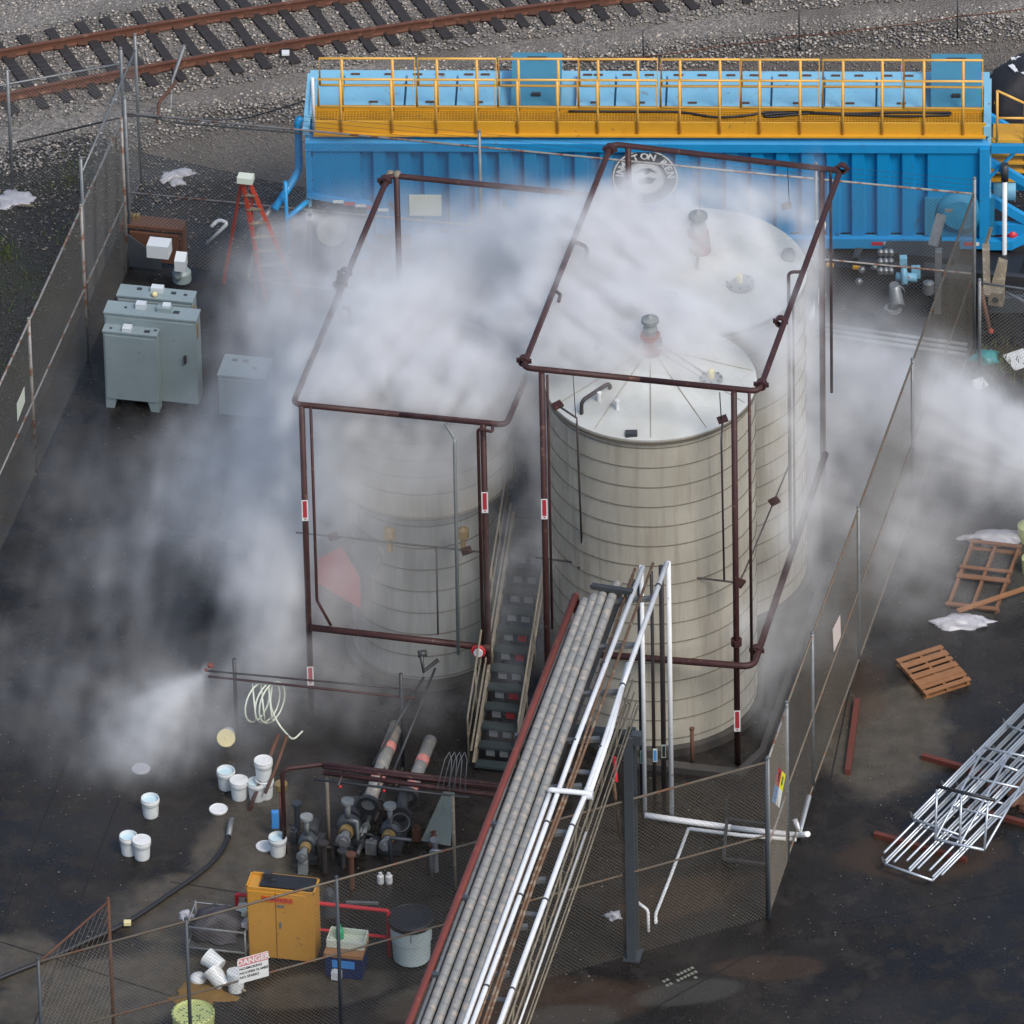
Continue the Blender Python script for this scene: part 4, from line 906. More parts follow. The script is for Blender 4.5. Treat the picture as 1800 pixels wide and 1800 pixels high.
for sg in (-1, 1):
    MB().bar(sa+U3*W*sg, sb_+U3*W*sg, .05, .16).bar(sa+U3*(W+.05)*sg+Z3*.25, sb_+U3*(W+.05)*sg+Z3*.2, .03).build('stringer', M_beige, ss)
    h_ = MB(); o = U3*(W+.1)*sg
    h_.tube([sa+o, sa+o+Z3*.95, sb_+o+Z3*.95, sb_+o], .02, 6, bend=.06)
    h_.tube([sa+o+Z3*.5, sb_+o+Z3*.5], .016, 6)
    for i in range(1, 5): q = sa+(sb_-sa)*i/5+o; h_.tube([q, q+Z3*.95], .018, 6)
    h_.build('handrail', M_beige, ss)
# ================================================================== ELECTRICAL CABINETS (upper left)
UA = (U3, V3, Z3)
def cabinet(label, fl_, w, d, h, feet=False, extras=()):
    """fl_: ground point under the front left corner"""
    o = np.array([fl_[0], fl_[1], 0.]); t = thing('electrical_cabinet', label, 'electrical cabinet', o, 'grey electrical cabinets by the fence')
    def Q(x, y, z): return o+U3*x+V3*y+Z3*z
    z0 = .2 if feet else .08
    MB().box(Q(w/2, d/2, (z0+h)/2), (w, d, h-z0), UA).box(Q(w/2, d/2, h+.01), (w+.03, d+.03, .03), UA).build('body', M_cab, t)
    MB().box(Q(w/2, -.012, (z0+h)/2-.02), (w-.06, .02, h-z0-.08), UA).build('door', M_cab, t)
    if feet:
        for x in (0, 1):
            xs = [.0, .2, .15, .0] if x == 0 else [w-.2, w, w, w-.15]
            MB().prism([Q(xs[0], 0, .2), Q(xs[1], 0, .2), Q(xs[2], 0, 0), Q(xs[3], 0, 0)], V3*d).build('foot', M_cab, t)
    for (x, y, ww, dd, hh, m_) in extras:
        MB().box(Q(x, y, h+.025+hh/2), (ww, dd, hh), UA).build('top_box' if m_ is not M_dark else 'cable_opening', m_, t)
    return t, Q
def base_under(px, py, zt): q = G(px, py, zt); return q
H1 = 1.62
cabinet('front most grey cabinet on two splayed feet', G(181, 583, H1), .97, .22, H1, True, [(.42, .1, .16, .16, .07, M_cabtop), (.12, .1, .05, .05, .005, M_dark), (.78, .1, .1, .08, .005, M_dark), (.92, .16, .05, .05, .005, M_dark)])
t, Q = cabinet('narrow grey cabinet with a pale box and loose wires on top, second from front', G(183, 573, H1)+V3*.14, .97, .2, H1, False, [(.45, .1, .2, .14, .1, M_cabtop), (.85, .1, .1, .08, .005, M_dark)])
wmb = MB()
for i in range(5): q0 = Q(.12+.05*i, .08, H1+.03); wmb.tube([q0, q0+np.array([.03, .05, .12]), q0+np.array([.1*(-1)**i, .02, .06])], .012, 5)
wmb.build('loose_wires', M_redrust, t)
H2 = 1.85
t, Q = cabinet('widest grey cabinet with a door handle and two pale boxes on top', G(183, 550, H2)+V3*.0, 1.66, .36, H2, False, [(.62, .25, .18, .14, .10, M_cabtop), (1.05, .22, .26, .14, .08, M_cab), (1.08, .27, .14, .12, .11, M_cabtop), (1.27, .2, .11, .09, .005, M_dark), (.35, .2, .05, .05, .005, M_dark)])
MB().box(Q(1.46, -.045, 1.05), (.04, .05, .16), UA).build('door_handle', M_dark, t)
MB().box(Q(1.67, .1, 1.6), (.015, .08, .3), UA).build('hinge_strip', M_brass, t)
t, Q = cabinet('hindmost grey cabinet with a round yellowish light on its top', G(206, 520, 1.85), 1.36, .34, 1.85, False, [(.68, .25, .22, .14, .09, M_cabtop), (.35, .25, .09, .08, .005, M_dark), (.98, .22, .09, .08, .005, M_dark), (1.2, .2, .06, .06, .005, M_dark)])
MB().ball(Q(.67, .06, 1.92), .055, 10).build('round_light', M_cream, t)
MB().box(Q(1.37, .1, 1.6), (.015, .1, .25), UA).build('hinge_strip', M_brass, t)
t, Q = cabinet('low pale cabinet standing apart from the others, fading into spray', G(383, 660, .9), .85, .65, .9, False, [(.2, .5, .1, .08, .005, M_dark), (.4, .5, .1, .08, .005, M_dark), (.6, .3, .08, .08, .005, M_dark)])
# rusty skid with hopper and grey boxes behind the cabinets
o = G(215, 470); sk = thing('equipment_skid', 'rusty dark skid with a sloping grey side plate behind the cabinets', 'equipment skid', o)
def Q(x, y, z): return o+U3*x+V3*y+Z3*z
MB().box(Q(.55, .25, .85), (1.15, .35, .06), UA).box(Q(.0, .25, .43), (.05, .3, .8), UA).box(Q(1.1, .25, .43), (.05, .3, .8), UA).build('table', M_rust, sk)
MB().prism([Q(0, -.1, .85), Q(.05, -.1, .86), Q(.75, -.1, .35), Q(.75, -.1, .1), Q(0, -.1, .1)], V3*.03).build('side_plate', M_steelgrey, sk)
MB().box(Q(.6, .1, .45), (.9, .1, .6), UA).build('back_panel', M_rust, sk)
jm = MB(); [jm.box(Q(.05+.07*i, .3, .92), (.05, .1, .1+.03*(i % 2)), UA) for i in range(4)]; jm.build('loose_fittings', M_brass, sk)
tag(MB().box(G(280, 436, 1.0), (.40, .30, .26), UA).build('junction_box', M_cabtop, None, G(280, 436, 1.0)), 'pale grey junction box lying on the rusty skid', 'junction box')
tb = thing('pump_motor', 'small pale motor with a tilted box beside the rusty skid', 'motor', G(318, 500))
MB().box(G(318, 460, .75), (.2, .22, .22), (U3, V3*.9+Z3*.4, Z3)).build('terminal_box', M_cabtop, tb); MB().tube([G(312, 475, .5), G(312, 490, .35)], .07, 10).build('neck', M_cab, tb)
MB().lathe(G(320, 492, .2), [(0, 0), (.17, 0), (.17, .18), (.12, .24), (0, .24)], 16).build('motor_housing', M_cab, tb)
# orange step ladder
lad = thing('step_ladder', 'orange A-frame step ladder with a pale top cap in the spray', 'step ladder', G(455, 500))
LT = 2.5; a = G(432, 318, LT)
ff = [G(515, 522), G(478, 530)]; bb = [G(402, 500), G(440, 515)]
for i, q in enumerate(ff): MB().bar(a+U3*(.06 if i == 0 else -.06), q*[1, 1, 0]+(U3*.12 if i == 0 else -U3*.12), .03, .075).build('front_rail', M_orange, lad)
for i, q in enumerate(bb): MB().bar(a+V3*.05+U3*(.08 if i else -.08), q*[1, 1, 0]-(U3*.1 if i == 0 else -U3*.1), .03, .05).build('rear_rail', M_orange, lad)
f0 = (ff[0]+U3*.12); f1 = ff[1]-U3*.12
for i in range(1, 8):
    s = i/8.5; p = a+U3*.06+(f0-a)*s; q = a-U3*.06+(f1-a)*s; MB().bar(p, q, .08, .025).build('step', M_beige, lad)
MB().box(a+Z3*.05, (.28, .2, .12), UA).build('top_cap', M_plaque, lad)
tag(MB().tube([G(371, 399, .5), G(384, 386, .6), G(401, 392, .6), G(364, 428, .2)], .035, 8, bend=.08).build('bent_pipe', M_whitepipe, None, G(385, 410)), 'short hooked white pipe beside the orange ladder', 'pipe')
tag(MB().tube([G(456, 395, .4), G(435, 492, .1), G(530, 503, .1), G(700, 520, .1)], .026, 8, bend=.1).build('ground_pipe', M_beige, None, G(437, 490)), 'pale plastic pipe loop on the ground below the orange ladder', 'pipe')
zN = 1.6; nb_ = G(545, 381, zN)*[1, 1, 0]; nz = thing('spray_nozzle', 'bright spray nozzle on a thin riser beneath the blue tank end', 'nozzle', nb_)
MB().tube([nb_, nb_+Z3*zN], .02, 8).build('riser', M_galv, nz); MB().lathe(nb_+Z3*zN, [(.02, 0), (.04, .03), (.04, .06), (0, .08)], 10).build('nozzle_head', M_silver, nz)
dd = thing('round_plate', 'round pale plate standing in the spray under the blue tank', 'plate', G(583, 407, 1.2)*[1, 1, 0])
MB().lathe(G(583, 407, 1.2), [(0, 0), (.27, 0), (.28, .02), (.27, .04), (0, .05)], 32, np.array([.1, -.8, .6])).build('disc', mat('mist_dimmed_plate', (.20, .21, .19), .5), dd)  # disc colour darkened to stand for dimming by the mist
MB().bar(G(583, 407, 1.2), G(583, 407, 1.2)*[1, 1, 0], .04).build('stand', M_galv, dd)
# debris by the tracks and left verge
tag(lump(G(25, 352), .33, .28, .09, seed=5, wob=.3).build('scrap_sack', M_film, None, G(25, 352)), 'flattened white sack on the dark mossy soil', 'sack')
tag(MB().bar(G(36, 360, .12), G(60, 362, .1), .03).build('scrap_stick', M_beige, None, G(40, 360)), 'pale stick beside the flattened white sack', 'stick')
for i, (px, py, s) in enumerate(((300, 312, .2), (322, 305, .18), (312, 322, .14), (290, 318, .1))):
    tag(lump(G(px, py), s, s*.7, s*.5, n=14, m=6, seed=20+i, wob=.3).build('plastic_scrap', M_film, None, G(px, py)), ('crumpled pale scrap of middling size on the gravel by the fence corner', 'largest crumpled pale scrap on the gravel by the orange ladder', 'small crumpled scrap just below the larger scraps', 'tiniest pale scrap in the group by the fence corner')[i], 'scrap', 'crumpled plastic scraps on the gravel')
grs = MB(); rg = np.random.default_rng(2)
for cx_, cy_, n_, r_ in ((0, 445, 60, .16), (135, 300, 60, .22), (112, 410, 26, .25), (60, 520, 16, .4), (1740, 640, 120, .3), (1720, 690, 90, .3)):
    for i in range(n_):
        q = G(cx_, cy_)+np.array([rg.normal(0, r_), rg.normal(0, r_*1.3), 0]); h_ = rg.uniform(.06, .22); dx, dy = rg.uniform(-.08, .08, 2); w_ = .012
        grs.add([q-U3*w_, q+U3*w_, q+np.array([dx, dy, h_])], [(0, 1, 2)])
tag(grs.build('weeds', mat('weed_green', (.05, .10, .015), .6, c2=(.14, .12, .03), scale=3)), 'green and dry weeds growing along the fences', 'weeds', kind='stuff')
# ================================================================== PAILS
def pail(label, p, lid=True, stack=0, cat='pail'):
    t = thing('pail', label, cat, p, 'white plastic pails on the yard'); o = np.array([p[0], p[1], p[2]])
    MB().lathe(o, [(0, 0), (.125, 0), (.13, .02), (.148, .30)], 28).lathe(o, [(.148, .30), (.160, .30), (.160, .335), (.150, .335)], 28).lathe(o, [(.150, .335), (.152, .37), (.145, .37), (.135, .12), (0, .12)] if not lid else [(.15, .335), (.15, .36)], 28).build('bucket', M_pail, t)
    if lid: MB().lathe(o, [(.153, .352), (.160, .352), (.160, .378), (.145, .385), (.14, .374), (0, .374)], 28).lathe(o+np.array([.05, .03, .374]), [(.025, 0), (.025, .01), (0, .012)], 10).build('lid', M_white, t)
    else: MB().lathe(o, [(0, .30), (.143, .30)], 28).build('bottom_inside', M_pailin, t)
    MB().torus(o+Z3*.27, .163, .005, n=24, k=4, a0=pi, a1=2*pi).build('handle', M_galv, t)
    return t
def gp(px, py): return G(px, py)
pail('open white pail standing alone with a grey side mark', gp(265, 1433), False)
pail('open white pail touching a lidded pail, away from the other pails', gp(227, 1499), False)
pail('lidded white pail of the isolated pair on the open yard', gp(250, 1507), True)
pail('open white pail behind the lidded pail in the middle of the yard', gp(398, 1384), False)
pail('lidded white pail in front of the open one in the middle of the yard', gp(421, 1402), True)
pail('lidded pail at the bottom of the tall stack by the rusty struts', gp(466, 1400), True)
pail('pail on top of the tall stack by the rusty struts', gp(465, 1400)+Z3*.39, True)
pail('short open pail wedged against the tall pail stack', gp(452, 1404), False)
pail('open white pail beside a flat lid and the curved pipe', gp(489, 1501), False)
q = gp(400, 1310); t = thing('pail', 'pail lying on its side with a yellowish end facing out', 'pail', q, 'white plastic pails on the yard')
d_ = np.array([-.08, -.9, .42]); d_ /= np.linalg.norm(d_)
MB().lathe(q+Z3*.2-d_*.15, [(0, 0), (.125, 0), (.148, .32), (.16, .32), (.16, .36)], 26, d_).build('bucket', M_pail, t); MB().lathe(q+Z3*.2+d_*.2, [(.16, -.02), (.16, .02), (.15, .03), (0, .03)], 26, d_).lathe(q+Z3*.2+d_*.23, [(.03, 0), (0, .01)], 8, d_).build('lid', M_cream, t)
for px, py, lb, m_ in ((248, 1353, 'clear grey lid lying alone in the misty part of the yard', M_film), (384, 1424, 'white lid lying flat near the middle pails', M_white), (466, 1489, 'white lid lying flat against the open pail by the curved pipe', M_white)):
    q = gp(px, py); tag(MB().lathe(q, [(.155, .0), (.16, .03), (.15, .038), (.14, .028), (0, .028)], 28).build('pail_cover', m_, None, q), lb, 'pail lid', 'pail lids on the ground')
# ================================================================== YELLOW CABINET AND THE STORES BESIDE IT
yb = G(438, 1684); yc = thing('safety_cabinet', 'yellow two door flammables cabinet with a dark mat on its roof', 'storage cabinet', yb)
def Q(x, y, z): return yb+U3*x+V3*y+Z3*z
W_, D_, H_ = 1.14, .44, 1.44
MB().box(Q(W_/2, D_/2, H_/2+.03), (W_, D_, H_-.06), UA).build('body', M_yelcab, yc)
MB().box(Q(W_/2, .015, H_+.02), (W_+.02, .03, .05), UA).box(Q(W_/2, D_-.015, H_+.02), (W_+.02, .03, .05), UA).box(Q(.0, D_/2, H_+.02), (.03, D_, .05), UA).box(Q(W_, D_/2, H_+.02), (.03, D_, .05), UA).build('roof_rim', M_yelcab, yc)
for x in (.02, .5):
    ww = .46 if x < .1 else .50
    dr_ = MB().box(Q(x+ww/2, -.012, H_/2+.03), (ww, .022, H_-.1), UA).build('door', M_yelcab, yc)
    if x > .1: MB().box(Q(x+.07, -.03, .78), (.03, .02, .12), UA).build('latch', M_silver, dr_); MB().box(Q(x+.08, -.03, 1.17), (.11, .008, .05), UA).build('maker_plate', M_silver, dr_)
MB().box(Q(.66, .23, H_+.035), (.90, .36, .05), UA).build('roof_mat', M_black, yc)
MB().box(Q(.3, .33, H_+.09), (.12, .1, .1), UA).box(Q(.42, .22, H_+.07), (.1, .03, .02), UA).build('roof_clip', M_dark, yc)
lb = MB().box(Q(.52, -.026, 1.29), (.54, .006, .12), UA).build('warning_band', mat('warning_orange', (.55, .12, .01), .5), yc)
put_text(MB(), 'FLAMMABLE', .095, Q(.52, -.031, 1.29), U3, Z3).build('band_lettering', M_redsign, yc)
db = G(724, 1684); dm = thing('waste_drum', 'pale overpack drum with a round black lid', 'drum', db)
MB().lathe(db, [(0, 0), (.27, 0), (.31, .04), (.325, .42), (.345, .44), (.355, .80)], 40).build('drum_body', mat('drum_plastic', (.42, .50, .50), .4, c2=(.36, .43, .43), scale=3), dm)
MB().lathe(db, [(.36, .76), (.385, .76), (.39, .84), (.37, .87), (.33, .885), (.32, .87), (0, .875)], 40).build('drum_lid', M_black, dm)
MB().box(db+np.array([0, -.352, .66]), (.02, .02, .18)).build('drum_seam', M_cab, dm)
rb_ = thing('pipe_barrier', 'bright red pipe barrier behind the yellow cabinet and drum', 'barrier', G(680, 1690))
A = G(416, 1572, .95); B = G(682, 1601, .95)
MB().tube([A*[1, 1, 0], A, B, B*[1, 1, 0]], .035, 10, bend=.03).build('outer_loop', M_redpaint, rb_); MB().tube([A-Z3*.55, B-Z3*.55], .03, 10).build('lower_bar', M_redpaint, rb_)
bt_ = G(610, 1705); bx = thing('blue_bin', 'dark blue bin with a brown top edge under a pale tray', 'bin', bt_)
MB().box(bt_+Z3*.22, (.62, .5, .42), UA).build('bin_body', mat('navy_plastic', (.008, .025, .10), .4, c2=(.01, .02, .06), scale=5), bx); MB().box(bt_+Z3*.30-V3*.26, (.38, .02, .14), UA).build('blue_panel', M_bluelabel, bx)
MB().box(bt_+Z3*.47, (.66, .54, .06), UA).build('brown_rim', M_wood, bx)
q = bt_+Z3*.5
tag(MB().box(q+Z3*.02+V3*.1, (.62, .38, .03), UA).box(q+Z3*.08+V3*.29, (.62, .02, .14), UA).box(q+Z3*.08-V3*.09, (.62, .02, .14), UA).box(q+Z3*.08+U3*.31+V3*.1, (.02, .38, .14), UA).box(q+Z3*.08-U3*.31+V3*.1, (.02, .38, .14), UA).build('plastic_tray', M_plaque, None, q), 'pale plastic tray holding a green bottle on the blue bin', 'tray')
q2 = q+Z3*.05+V3*.15-U3*.14
tag(MB().lathe(q2, [(0, 0), (.07, 0), (.07, .15), (.03, .2), (.03, .25), (0, .26)], 14).build('bottle', mat('green_plastic', (.01, .35, .16), .35), None, q2), 'bright green bottle standing in the pale tray', 'bottle')
q = G(592, 1722); tag(MB().box(q+Z3*.1, (.17, .1, .16), UA).box(q+Z3*.19, (.1, .06, .03), UA).build('white_jug', M_white, None, q), 'small white jug on the ground before the blue bin', 'jug')
q = G(580, 1605); tag(MB().lathe(q, [(.16, 0), (.14, .1), (.09, .42), (.05, .5), (0, .51)], 16).build('grey_cover', M_steelgrey, None, q), 'grey tapered cover standing behind the yellow cabinet', 'cover')
q = G(640, 1590, .05); tag(MB().bar(G(608, 1586, .1), G(665, 1588, .1), .05, .04).build('grey_bar', M_galv, None, q), 'grey metal bar lying beyond the red barrier', 'bar')
# junk cart left of the yellow cabinet
o = G(330, 1690); jc = thing('junk_cart', 'metal frame cart heaped with a dark sack beside the yellow cabinet', 'cart', o)
def Q(x, y, z): return o+U3*x+V3*y+Z3*z
m_ = MB()
for x in (0, 1.0):
    for y in (0, .7): m_.tube([Q(x, y, 0), Q(x, y, .75)], .018, 6)
for z in (.3, .72):
    m_.tube([Q(0, 0, z), Q(1, 0, z), Q(1, .7, z), Q(0, .7, z), Q(0, 0, z)], .018, 6)
m_.build('cart_frame', M_galv, jc)
MB().box(Q(.5, .35, .3), (1.0, .7, .03), UA).build('cart_shelf', M_dark, jc)
q = Q(.42, .45, .5); tag(lump(q-Z3*.15, .46, .34, .5, seed=31, wob=.22).build('dark_sack', mat('dark_cloth', (.03, .03, .04), .7, c2=(.06, .055, .06), scale=7, bump=.6, bscale=9), None, q), 'dark heaped sack on the metal frame cart', 'sack')
for i, (x, y, z, s, m2, lb) in enumerate(((-.12, .5, .55, .12, M_film, 'pale crumpled bag hanging off the cart end away from the cabinet'), (.86, .7, .62, .17, M_plaque, 'pale folded bag on the cart end by the yellow cabinet'), (1.0, .45, .55, .15, M_film, 'whitish bag drooping between the cart and the yellow cabinet'), (.95, .8, .7, .13, M_black, 'small black bag wedged against the yellow cabinet'))):
    q = Q(x, y, z); tag(lump(q, s, s*.8, s*1.1, n=14, m=8, seed=40+i, wob=.4).build('bag', m2, None, q), lb, 'bag', 'bags heaped on the cart')
def lying(name, label, c, d, r, l, m1, cat, m2=None, grp=None):
    d = np.asarray(d, float); d /= np.linalg.norm(d); t = thing(name, label, cat, c, grp)
    MB().lathe(c-d*l/2, [(0, 0), (r*.86, 0), (r*.98, l*.85), (r*1.05, l*.85), (r*1.05, l)], 24, d).build('bucket', m1, t); MB().lathe(c+d*l/2, [(r*1.06, -.03), (r*1.06, .01), (r*.95, .015), (0, .015)], 24, d).build('lid', m2 or m1, t); return t
lying('pail', 'white pail tipped over under the front of the cart', G(382, 1718, .18), (-.55, .45, .55), .155, .36, M_white, 'pail', grp='white plastic pails on the yard')
lying('pail', 'white pail lying higher up behind the tipped one', G(376, 1690, .34), (-.7, .5, .3), .15, .3, M_pail, 'pail', grp='white plastic pails on the yard')
lying('pail', 'white pail standing half hidden behind the danger sign', G(415, 1725, .16), (.05, .1, 1), .15, .36, M_pail, 'pail', grp='white plastic pails on the yard')
q = G(349, 1722); tag(MB().ball(q+Z3*.02, .15, 16, (1, 1, .7)).build('white_dome', M_white, None, q), 'white domed lid beside the front fence post and ochre mat', 'lid')
q = G(355, 1748); tag(lump(q, .45, .3, .05, seed=66, wob=.3).build('ochre_mat', mat('ochre_cloth', (.20, .11, .02), .7, c2=(.13, .07, .02), scale=6), None, q), 'ochre stained mat on the ground below the white pails', 'mat')
tag(MB().tube([G(385, 1730, .08), G(412, 1735, .06), G(432, 1742, .05)], .025, 6).build('pale_stick', M_beige, None, G(410, 1736)), 'pale stick on the ground beneath the danger sign', 'stick')
q = G(341, 1815); yt = thing('perforated_basket', 'round lime yellow perforated basket at the bottom edge', 'basket', q)
MB().lathe(q, [(.33, 0), (.355, .36), (.36, .42), (.33, .44), (.31, .40), (0, .40)], 36).build('basket_body', M_lime, yt)
hb = MB(); rg = np.random.default_rng(3)
for i in range(34):
    a = rg.uniform(0, 6.28); r_ = .28*math.sqrt(rg.uniform(0, 1)); hb.lathe(q+np.array([r_*cos(a), r_*sin(a), .402]), [(.017, 0), (0, .002)], 8)
for i in range(22):
    a = 2*pi*i/22; hb.lathe(q+np.array([.345*cos(a), .345*sin(a), .436]), [(.016, .0), (0, .004)], 6)
hb.build('perforations', mat('dark_green_hole', (.04, .10, .05), .7), yt)
# ================================================================== SIGNS ON THE FENCES
def onplane(px, py, P0, N_):
    d = FW*FPX+RT*(px-900)-UP*(py-900); t = ((P0-CAMP)@N_)/(d@N_); return CAMP+d*t
def panel(name, quad, m, par=None, th=.006, back=None):
    P = [np.asarray(p) for p in quad]; n = np.cross(P[1]-P[0], P[3]-P[0]); n /= np.linalg.norm(n)
    if n@FW > 0: n = -n
    return MB().prism(P, -n*th).build(name, m, par, None if par is not None else P[0]), n
fa, fb = ff0*[1, 1, 0], ff1*[1, 1, 0]; fd = (fb-fa)/np.linalg.norm(fb-fa); fn = np.cross(fd, Z3)
if fn@FW > 0: fn = -fn
c4 = [onplane(x, y, fa+fn*.03, fn) for x, y in ((417, 1688), (470, 1673), (474, 1711), (420, 1731))]
ctr = sum(c4)/4; w_ = np.linalg.norm(c4[1]-c4[0]); h_ = abs(c4[0][2]-c4[3][2])
ds = thing('danger_sign', 'white DANGER sign with red heading wired on the front fence', 'sign', ctr)
MB().box(ctr, (w_, .006, h_), (fd, fn, Z3)).build('sign_board', M_white, ds)
MB().box(ctr+Z3*h_*.33+fn*.005, (w_*.97, .004, h_*.30), (fd, fn, Z3)).build('heading_band', mat('faded_red', (.55, .2, .22), .5), ds)
put_text(MB(), 'DANGER', h_*.30, ctr+Z3*h_*.33+fn*.009, fd, Z3, .95).build('heading_letters', M_white, ds)
tx = MB()
for i, s in enumerate(('NO', 'NO', 'NO')): put_text(tx, s, h_*.14, ctr-fd*w_*.36+Z3*h_*(.06-.17*i)+fn*.006, fd, Z3)
for i, s in enumerate(('SMOKING', 'OPEN FLAMES', 'SPARKS')): put_text(tx, s, h_*.14, ctr+fd*w_*(.02, .12, -.02)[i]+Z3*h_*(.06-.17*i)+fn*.006, fd, Z3, .9)
tx.build('small_letters', M_dark, ds)
ra_, rb2 = rf0*[1, 1, 0], rf1*[1, 1, 0]; rd = (rb2-ra_)/np.linalg.norm(rb2-ra_); rn = np.cross(rd, Z3)
if rn@FW > 0: rn = -rn
c4 = [onplane(x, y, ra_+rn*.03, rn) for x, y in ((1464, 1107), (1477, 1081), (1478, 1119), (1466, 1146))]
o_, _ = panel('fence_sign', c4, mat('weathered_sign', (.66, .58, .52), .5, c2=(.55, .46, .40), scale=14))
tag(o_, 'white rectangular sign on the fence beside the whole pallet', 'sign')
la, lb_ = fl0*[1, 1, 0], fl1*[1, 1, 0]; ld = (lb_-la)/np.linalg.norm(lb_-la); ln = np.cross(ld, Z3)
if ln@FW > 0: ln = -ln
c4 = [onplane(x, y, la+ln*.03, ln) for x, y in ((30, 710), (43, 680), (44, 706), (31, 741))]
o_, _ = panel('fence_sign', c4, M_plaque); tag(o_, 'pale rectangular sign on the fence beyond the electrical cabinets', 'sign')
# hazard diamond plate, hanging askew at the corner
yo = G(1355, 1600)[1]; N_ = np.array([0, -1., 0]); P0 = np.array([0, yo+.6, 0])
def NP(u_, v_):
    TL, TR, BR, BL = [np.array(q, float) for q in ((1368, 1349), (1381, 1362), (1370, 1420), (1357, 1408))]
    p = TL*(1-u_)*(1-v_)+TR*u_*(1-v_)+BR*u_*v_+BL*(1-u_)*v_; return onplane(p[0], p[1], P0, N_)
hz = thing('hazard_plate', 'four colour hazard rating plate in red, yellow, blue and white at the fence corner', 'sign', NP(.5, .5))
Xh = NP(1, .5)-NP(0, .5); Yh = NP(.5, 0)-NP(.5, 1); lx, ly = np.linalg.norm(Xh), np.linalg.norm(Yh); Xh /= lx; Yh /= ly; nh = np.cross(Xh, Yh); nh /= np.linalg.norm(nh)
if nh@FW > 0: nh = -nh
Mly = mat('hazard_yellow', (.70, .68, .05), .5)
for (u0, v0, m_, ch) in ((0, 0, M_redsign, '3'), (.5, 0, Mly, '0'), (0, .5, M_bluelabel, '2'), (.5, .5, M_white, None)):
    q = [NP(u0, v0), NP(u0+.5, v0), NP(u0+.5, v0+.5), NP(u0, v0+.5)]
    pt = MB().prism(q, -nh*.006).build('plate_quarter', m_, hz)
    if ch: put_text(MB(), ch, ly*.38, sum(q)/4+nh*.004, Xh, Yh, .28).build('number', M_dark, pt)
# ================================================================== HOSES, SMALL PIPE STAND, MANIFOLD, PUMPS
P = [G(x, y, .05) for x, y in ((-80, 1760), (0, 1718), (75, 1690), (150, 1655), (205, 1632), (255, 1602), (300, 1570), (345, 1540), (375, 1515), (393, 1492), (402, 1470))]
h0 = thing('hose', 'thick black hose curving across the yard to a grey coupling', 'hose', P[5])
MB().tube(P, .042, 10, bend=.6).build('hose_body', M_black, h0); MB().tube([P[-1], G(405, 1450, .1), G(408, 1440, .1)], .05, 10).build('hose_coupling', M_galv, h0)
MB().box(G(224, 1622, .1), (.12, .1, .06)).build('ochre_tape', M_cream, h0)
ps = thing('spray_pipe_stand', 'low stand of two thin dark pipes on two posts, spraying from one end', 'pipe stand', G(415, 1310))
for (px, py, ty) in ((417, 1310, 1158), (709, 1350, 1184)):
    b = G(px, py); MB().tube([b, b+Z3*top_of(b, ty)], .035, 10).build('post', M_dark, ps)
zt = top_of(G(417, 1310), 1187)
MB().tube([G(363, 1179, zt+.08), G(735, 1213, zt+.08)], .018, 8).build('thin_pipe', M_darkpipe, ps); MB().tube([G(366, 1189, zt), G(732, 1228, zt)], .022, 8).build('thin_pipe', M_maroon, ps)
MB().tube([G(363, 1179, zt+.08), G(361, 1176, zt+.12)], .03, 8).lathe(G(370, 1172, zt+.16), [(0, 0), (.05, .0), (.05, .05), (0, .06)], 12).build('spray_head', M_redrust, ps)
for k_, (x0_, y0_, x1_, y1_) in enumerate(((745, 1190, 655, 1345), (765, 1175, 690, 1360))): MB().tube([G(x0_, y0_, zt+.1), G(x1_, y1_, .7)], .024, 8).build('slanting_pipe', M_dark, ps)
MB().tube([G(740, 1150, zt+.5), G(745, 1180, zt+.2), G(770, 1160, zt+.3)], .04, 8).tube([G(735, 1150, zt+.5), G(750, 1148, zt+.5)], .06, 8).build('valve_cluster', M_dark, ps)
hc = thing('coiled_hose', 'cream coloured hose coiled on the small pipe stand with a drooping tail', 'hose', G(465, 1300))
m_ = MB()
for i, (px, r_) in enumerate(((447, .30), (452, .33), (462, .28), (470, .34), (475, .30), (478, .35))):
    c = G(px, 1235, zt-.42); m_.torus(c, r_*1.05, .016, np.array([.9, .35*(-1)**i-.3, .05]), 30, 6)
m_.build('coil', M_plaque, hc)
MB().tube([G(478, 1205, zt-.1), G(474, 1240, zt-.5), G(490, 1275, .9), G(515, 1302, .5), G(532, 1285, .6)], .017, 7, bend=.25).build('hose_tail', M_plaque, hc)
tag(MB().tube([G(490, 1290, 1.0), G(438, 1424, 0)], .035, 8).build('rusty_strut', M_rust, None, G(438, 1424)), 'straight rusty strut leaning over the tall stack of pails', 'strut', 'rusty struts by the stacked pails')
tag(MB().tube([G(505, 1292, 1.0), G(485, 1350, .6), G(466, 1395, .25)], .03, 8).build('rusty_strut', M_rust, None, G(466, 1420)), 'kinked rusty strut between the pail stack and the slim pump', 'strut', 'rusty struts by the stacked pails')
hp = thing('hand_pump', 'slim upright pump with brass head and blue sleeve', 'pump', G(497, 1460))
MB().tube([G(497, 1460), G(497, 1460)+Z3*.85], .045, 10).build('barrel', M_redrust, hp); MB().lathe(G(497, 1460)+Z3*.85, [(.06, 0), (.11, .03), (.11, .14), (0, .16)], 16).build('head', M_brass, hp)
MB().box(G(484, 1440, .35), (.12, .1, .32)).build('blue_sleeve', M_bluelabel, hp)
mf = thing('manifold_rack', 'dark pipe manifold rack on yellowed legs above the pumps', 'pipe rack', G(579, 1500))
zm = top_of(G(579, 1500), 1352)
